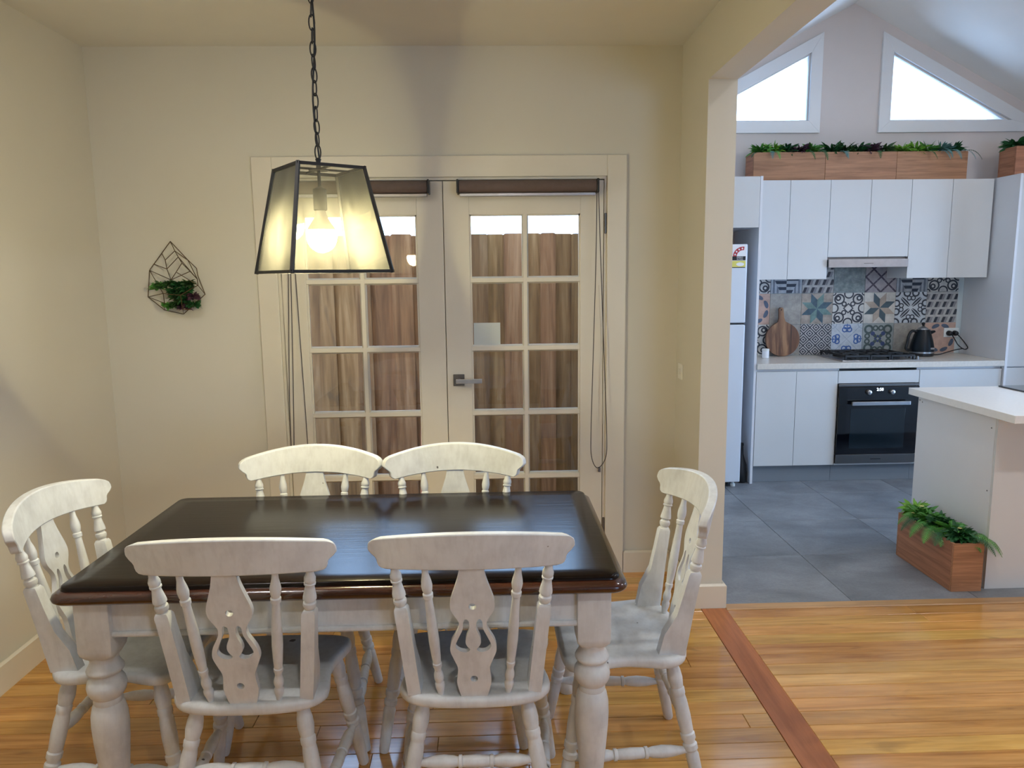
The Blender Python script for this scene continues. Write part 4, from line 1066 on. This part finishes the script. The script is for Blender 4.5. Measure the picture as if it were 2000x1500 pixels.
# power point with plugs and leads
po = thing('power_point', 'white double power point with two black plugs on the tiles', 'power outlet', (3.668, YK-.01, 1.03))
MB().box(3.608, 3.728, YK-.018, YK-.0105, 1.03, 1.103).build('plate', 'white_plastic', po, smooth=False, bevel=.003)
for px_ in (3.645, 3.692):
    pg = MB().lathe((px_, YK-.018, 1.062), (px_, YK-.055, 1.060), [(0, .021), (.6, .020), (.9, .015), (1, .008)], 16).build('plug', 'black_plastic', po)
MB().tube(catmull([(3.692, YK-.05, 1.058), (3.716, YK-.06, 1.03), (3.735, YK-.09, .99), (3.735, YK-.13, .955), (3.70, YK-.14, .945), (3.665, YK-.12, .975), (3.652, YK-.09, 1.02), (3.645, YK-.055, 1.058)], 6), .0042, 6).build('lead', 'black_plastic', po)
MB().tube(catmull([(3.70, YK-.13, .95), (3.62, YK-.13, .935), (3.55, YK-.13, .915), (3.50, YK-.14, .906), (3.4495, YK-.15, .906)], 6), .0042, 6).build('lead', 'black_plastic', po)

# ------------------------------------------------------------------ island bench
IX, IY0, IY1 = 2.362, 3.192, 4.045
isl = thing('island_bench', 'white island bench with pale overhanging stone top', 'island bench', (3.2, 3.7, .002))
MB().box(IX, 4.0, IY0, IY1, .862, .900).build('stone_top', 'island_top', isl, smooth=False, bevel=.002)
MB().box(2.405, 2.423, 3.375, IY1-.03, .0025, .8615).build('end_panel', 'cabinet_side', isl, smooth=False, bevel=.001)
MB().box(2.4055, 3.98, 3.357, 3.3745, .0025, .8615).build('back_panel', 'cabinet_gloss', isl, smooth=False, bevel=.001)
MB().box(2.4235, 3.98, 3.375, IY1-.05, .10, .8615).build('carcass', 'cabinet_side', isl, smooth=False)
for z0, z1 in ((.10, .36), (.365, .62), (.625, .85)):
    MB().box(2.41, 3.2, IY1-.05, IY1-.031, z0, z1).build('drawer_front', 'cabinet_gloss', isl, smooth=False)
for sy, sz in ((3.40, .80), (3.395, .49), (4.00, .835), (3.975, .828)):
    MB().lathe((2.4052, sy, sz), (2.4035, sy, sz), [(0, .004), (1, .0035)], 10).build('screw_cover', 'dark_steel', isl)
tag(MB().box(2.86, 3.40, 3.70, 4.02, .9005, .9085).build('hotplate_tray', 'black_glass', smooth=False, bevel=.003), 'thin black slab lying on the island top at the right edge', 'tray')

# ------------------------------------------------------------------ planters
def planter(name, x0, x1, y0, y1, z0, h, label, mat, axis, group=None):
    r = thing(name, label, 'planter', ((x0+x1)/2, (y0+y1)/2, z0), group=group)
    t = .014
    MB().box(x0, x1, y0, y0+t, z0+.0005, z0+h).build('front_board', mat[0], r, smooth=False, bevel=.001)
    MB().box(x0, x1, y1-t, y1, z0+.0005, z0+h).build('back_board', mat[0], r, smooth=False, bevel=.001)
    MB().box(x0, x0+t, y0+t+.0003, y1-t-.0003, z0+.0005, z0+h).build('end_board', mat[1], r, smooth=False)
    MB().box(x1-t, x1, y0+t+.0003, y1-t-.0003, z0+.0005, z0+h).build('end_board', mat[1], r, smooth=False)
    MB().box(x0+t, x1-t, y0+t, y1-t, z0+.02, z0+h-.015).build('soil', 'soil', r, smooth=False)
    return r
pm = ('planter_wood', 'planter_wood_y')
PX = [1.952, 2.487, 3.022, 3.555]
lbs = ['wooden trough of greenery on the wall cabinets, nearest the fridge', 'wooden trough of greenery on the wall cabinets, middle of the row', 'wooden trough of greenery on the wall cabinets, nearest the pantry']
mts = [['leaf_green', 'leaf_bright', 'leaf_dark', 'leaf_purple', 'leaf_green'], ['leaf_dark', 'leaf_moss', 'leaf_dark', 'leaf_purple', 'leaf_moss'], ['leaf_bright', 'leaf_bright', 'leaf_green', 'leaf_blue', 'leaf_dark']]
for k in range(3):
    x0, x1 = PX[k]+.001, PX[k+1]-.001; z0 = UP_T+.0005; h = .205
    r = planter('planter_trough', x0, x1, 5.525, 5.70, z0, h, lbs[k], pm, 0, 'troughs along the wall cabinets')
    for q in range(5):
        cx_ = x0+.075+q*(x1-x0-.15)/4
        clump('leaf_cluster', mts[k][q], r, (cx_, 5.60, z0+h+.012), .055, .05, .03, 90, .075, .0105, 100+k*10+q)
    for q in range(3):
        frond(r, (random.uniform(x0+.08, x1-.05), 5.535, z0+h), (random.uniform(-.3, .5), -.7, .25), random.uniform(.10, .15), random.choice(('leaf_dark', 'leaf_blue', 'leaf_green')), .02, 2.4, 11)
    if k == 2:
        frond(r, (x1-.03, 5.54, z0+h), (.75, -.4, .35), .16, 'leaf_dark', .024, 2.2, 13); frond(r, (x1-.14, 5.53, z0+h), (.1, -.7, .3), .17, 'leaf_blue', .026, 2.4, 13)
        frond(r, (x1-.06, 5.53, z0+h), (.5, -.7, .3), .15, 'leaf_blue', .024, 2.3, 13)
    if k == 0:
        frond(r, (x0+.03, 5.535, z0+h), (-.7, -.5, .1), .09, 'leaf_dark', .02, 1.6, 10); frond(r, (x1-.04, 5.53, z0+h), (.1, -.8, .3), .15, 'leaf_dark', .022, 2.6, 12)
r = planter('planter_trough', 3.785, 4.32, 5.34, 5.52, UP_T+.0045, .205, 'wooden trough of greenery on top of the tall pantry', pm, 0)
for q in range(4): clump('leaf_cluster', ('leaf_dark', 'leaf_dark', 'leaf_green', 'leaf_moss')[q], r, (3.84+q*.13, 5.43, UP_T+.222), .055, .05, .03, 90, .075, .0105, 150+q)
# floor planter against the island
fpx = planter('floor_planter', 2.222, 2.372, 3.332, 3.822, .0025, .242, 'wooden floor planter of ferns and cream flowers beside the island bench', ('planter_wood', 'planter_wood_y'), 1)
zt_ = .242
for q, (yy, mt) in enumerate(((3.79, 'leaf_bright'), (3.72, 'leaf_green'), (3.64, 'leaf_green'), (3.56, 'leaf_dark'), (3.48, 'leaf_green'), (3.40, 'leaf_dark'))):
    clump('leaf_cluster', mt, fpx, (2.292, yy, zt_+.018), .05, .045, .035, 110, .056, .012, 200+q)
rn = random.Random(5)
for (yy, dx, dy, L) in ((3.60, -1, -.3, .17), (3.66, -1, -.1, .16), (3.55, -.9, -.6, .17), (3.50, -.8, -.7, .15), (3.70, -.9, .1, .14), (3.45, .3, -.9, .17), (3.40, .7, -.7, .20), (3.42, .9, -.5, .21), (3.37, .5, -.8, .16), (3.48, .1, -.9, .15), (3.62, .4, -.4, .14), (3.53, -.5, -.8, .18)):
    frond(fpx, (2.297+dx*.03, yy, zt_+.01), (dx, dy, .7), L, rn.choice(('leaf_dark', 'leaf_dark', 'leaf_green')), .036, 2.3, 20)
for (fx, yy, fz) in ((2.25, 3.80, .285), (2.27, 3.77, .27), (2.245, 3.72, .27), (2.25, 3.69, .255), (2.30, 3.74, .30), (2.235, 3.55, .235), (2.245, 3.44, .275), (2.30, 3.42, .29)):
    g = MB()
    for k in range(6): blade(g, (fx, yy, fz), (cos(k*pi/3+.3), sin(k*pi/3+.3), .7), .014, .006, .5, 3)
    g.build('flower', 'flower_cream', fpx, smooth=False)
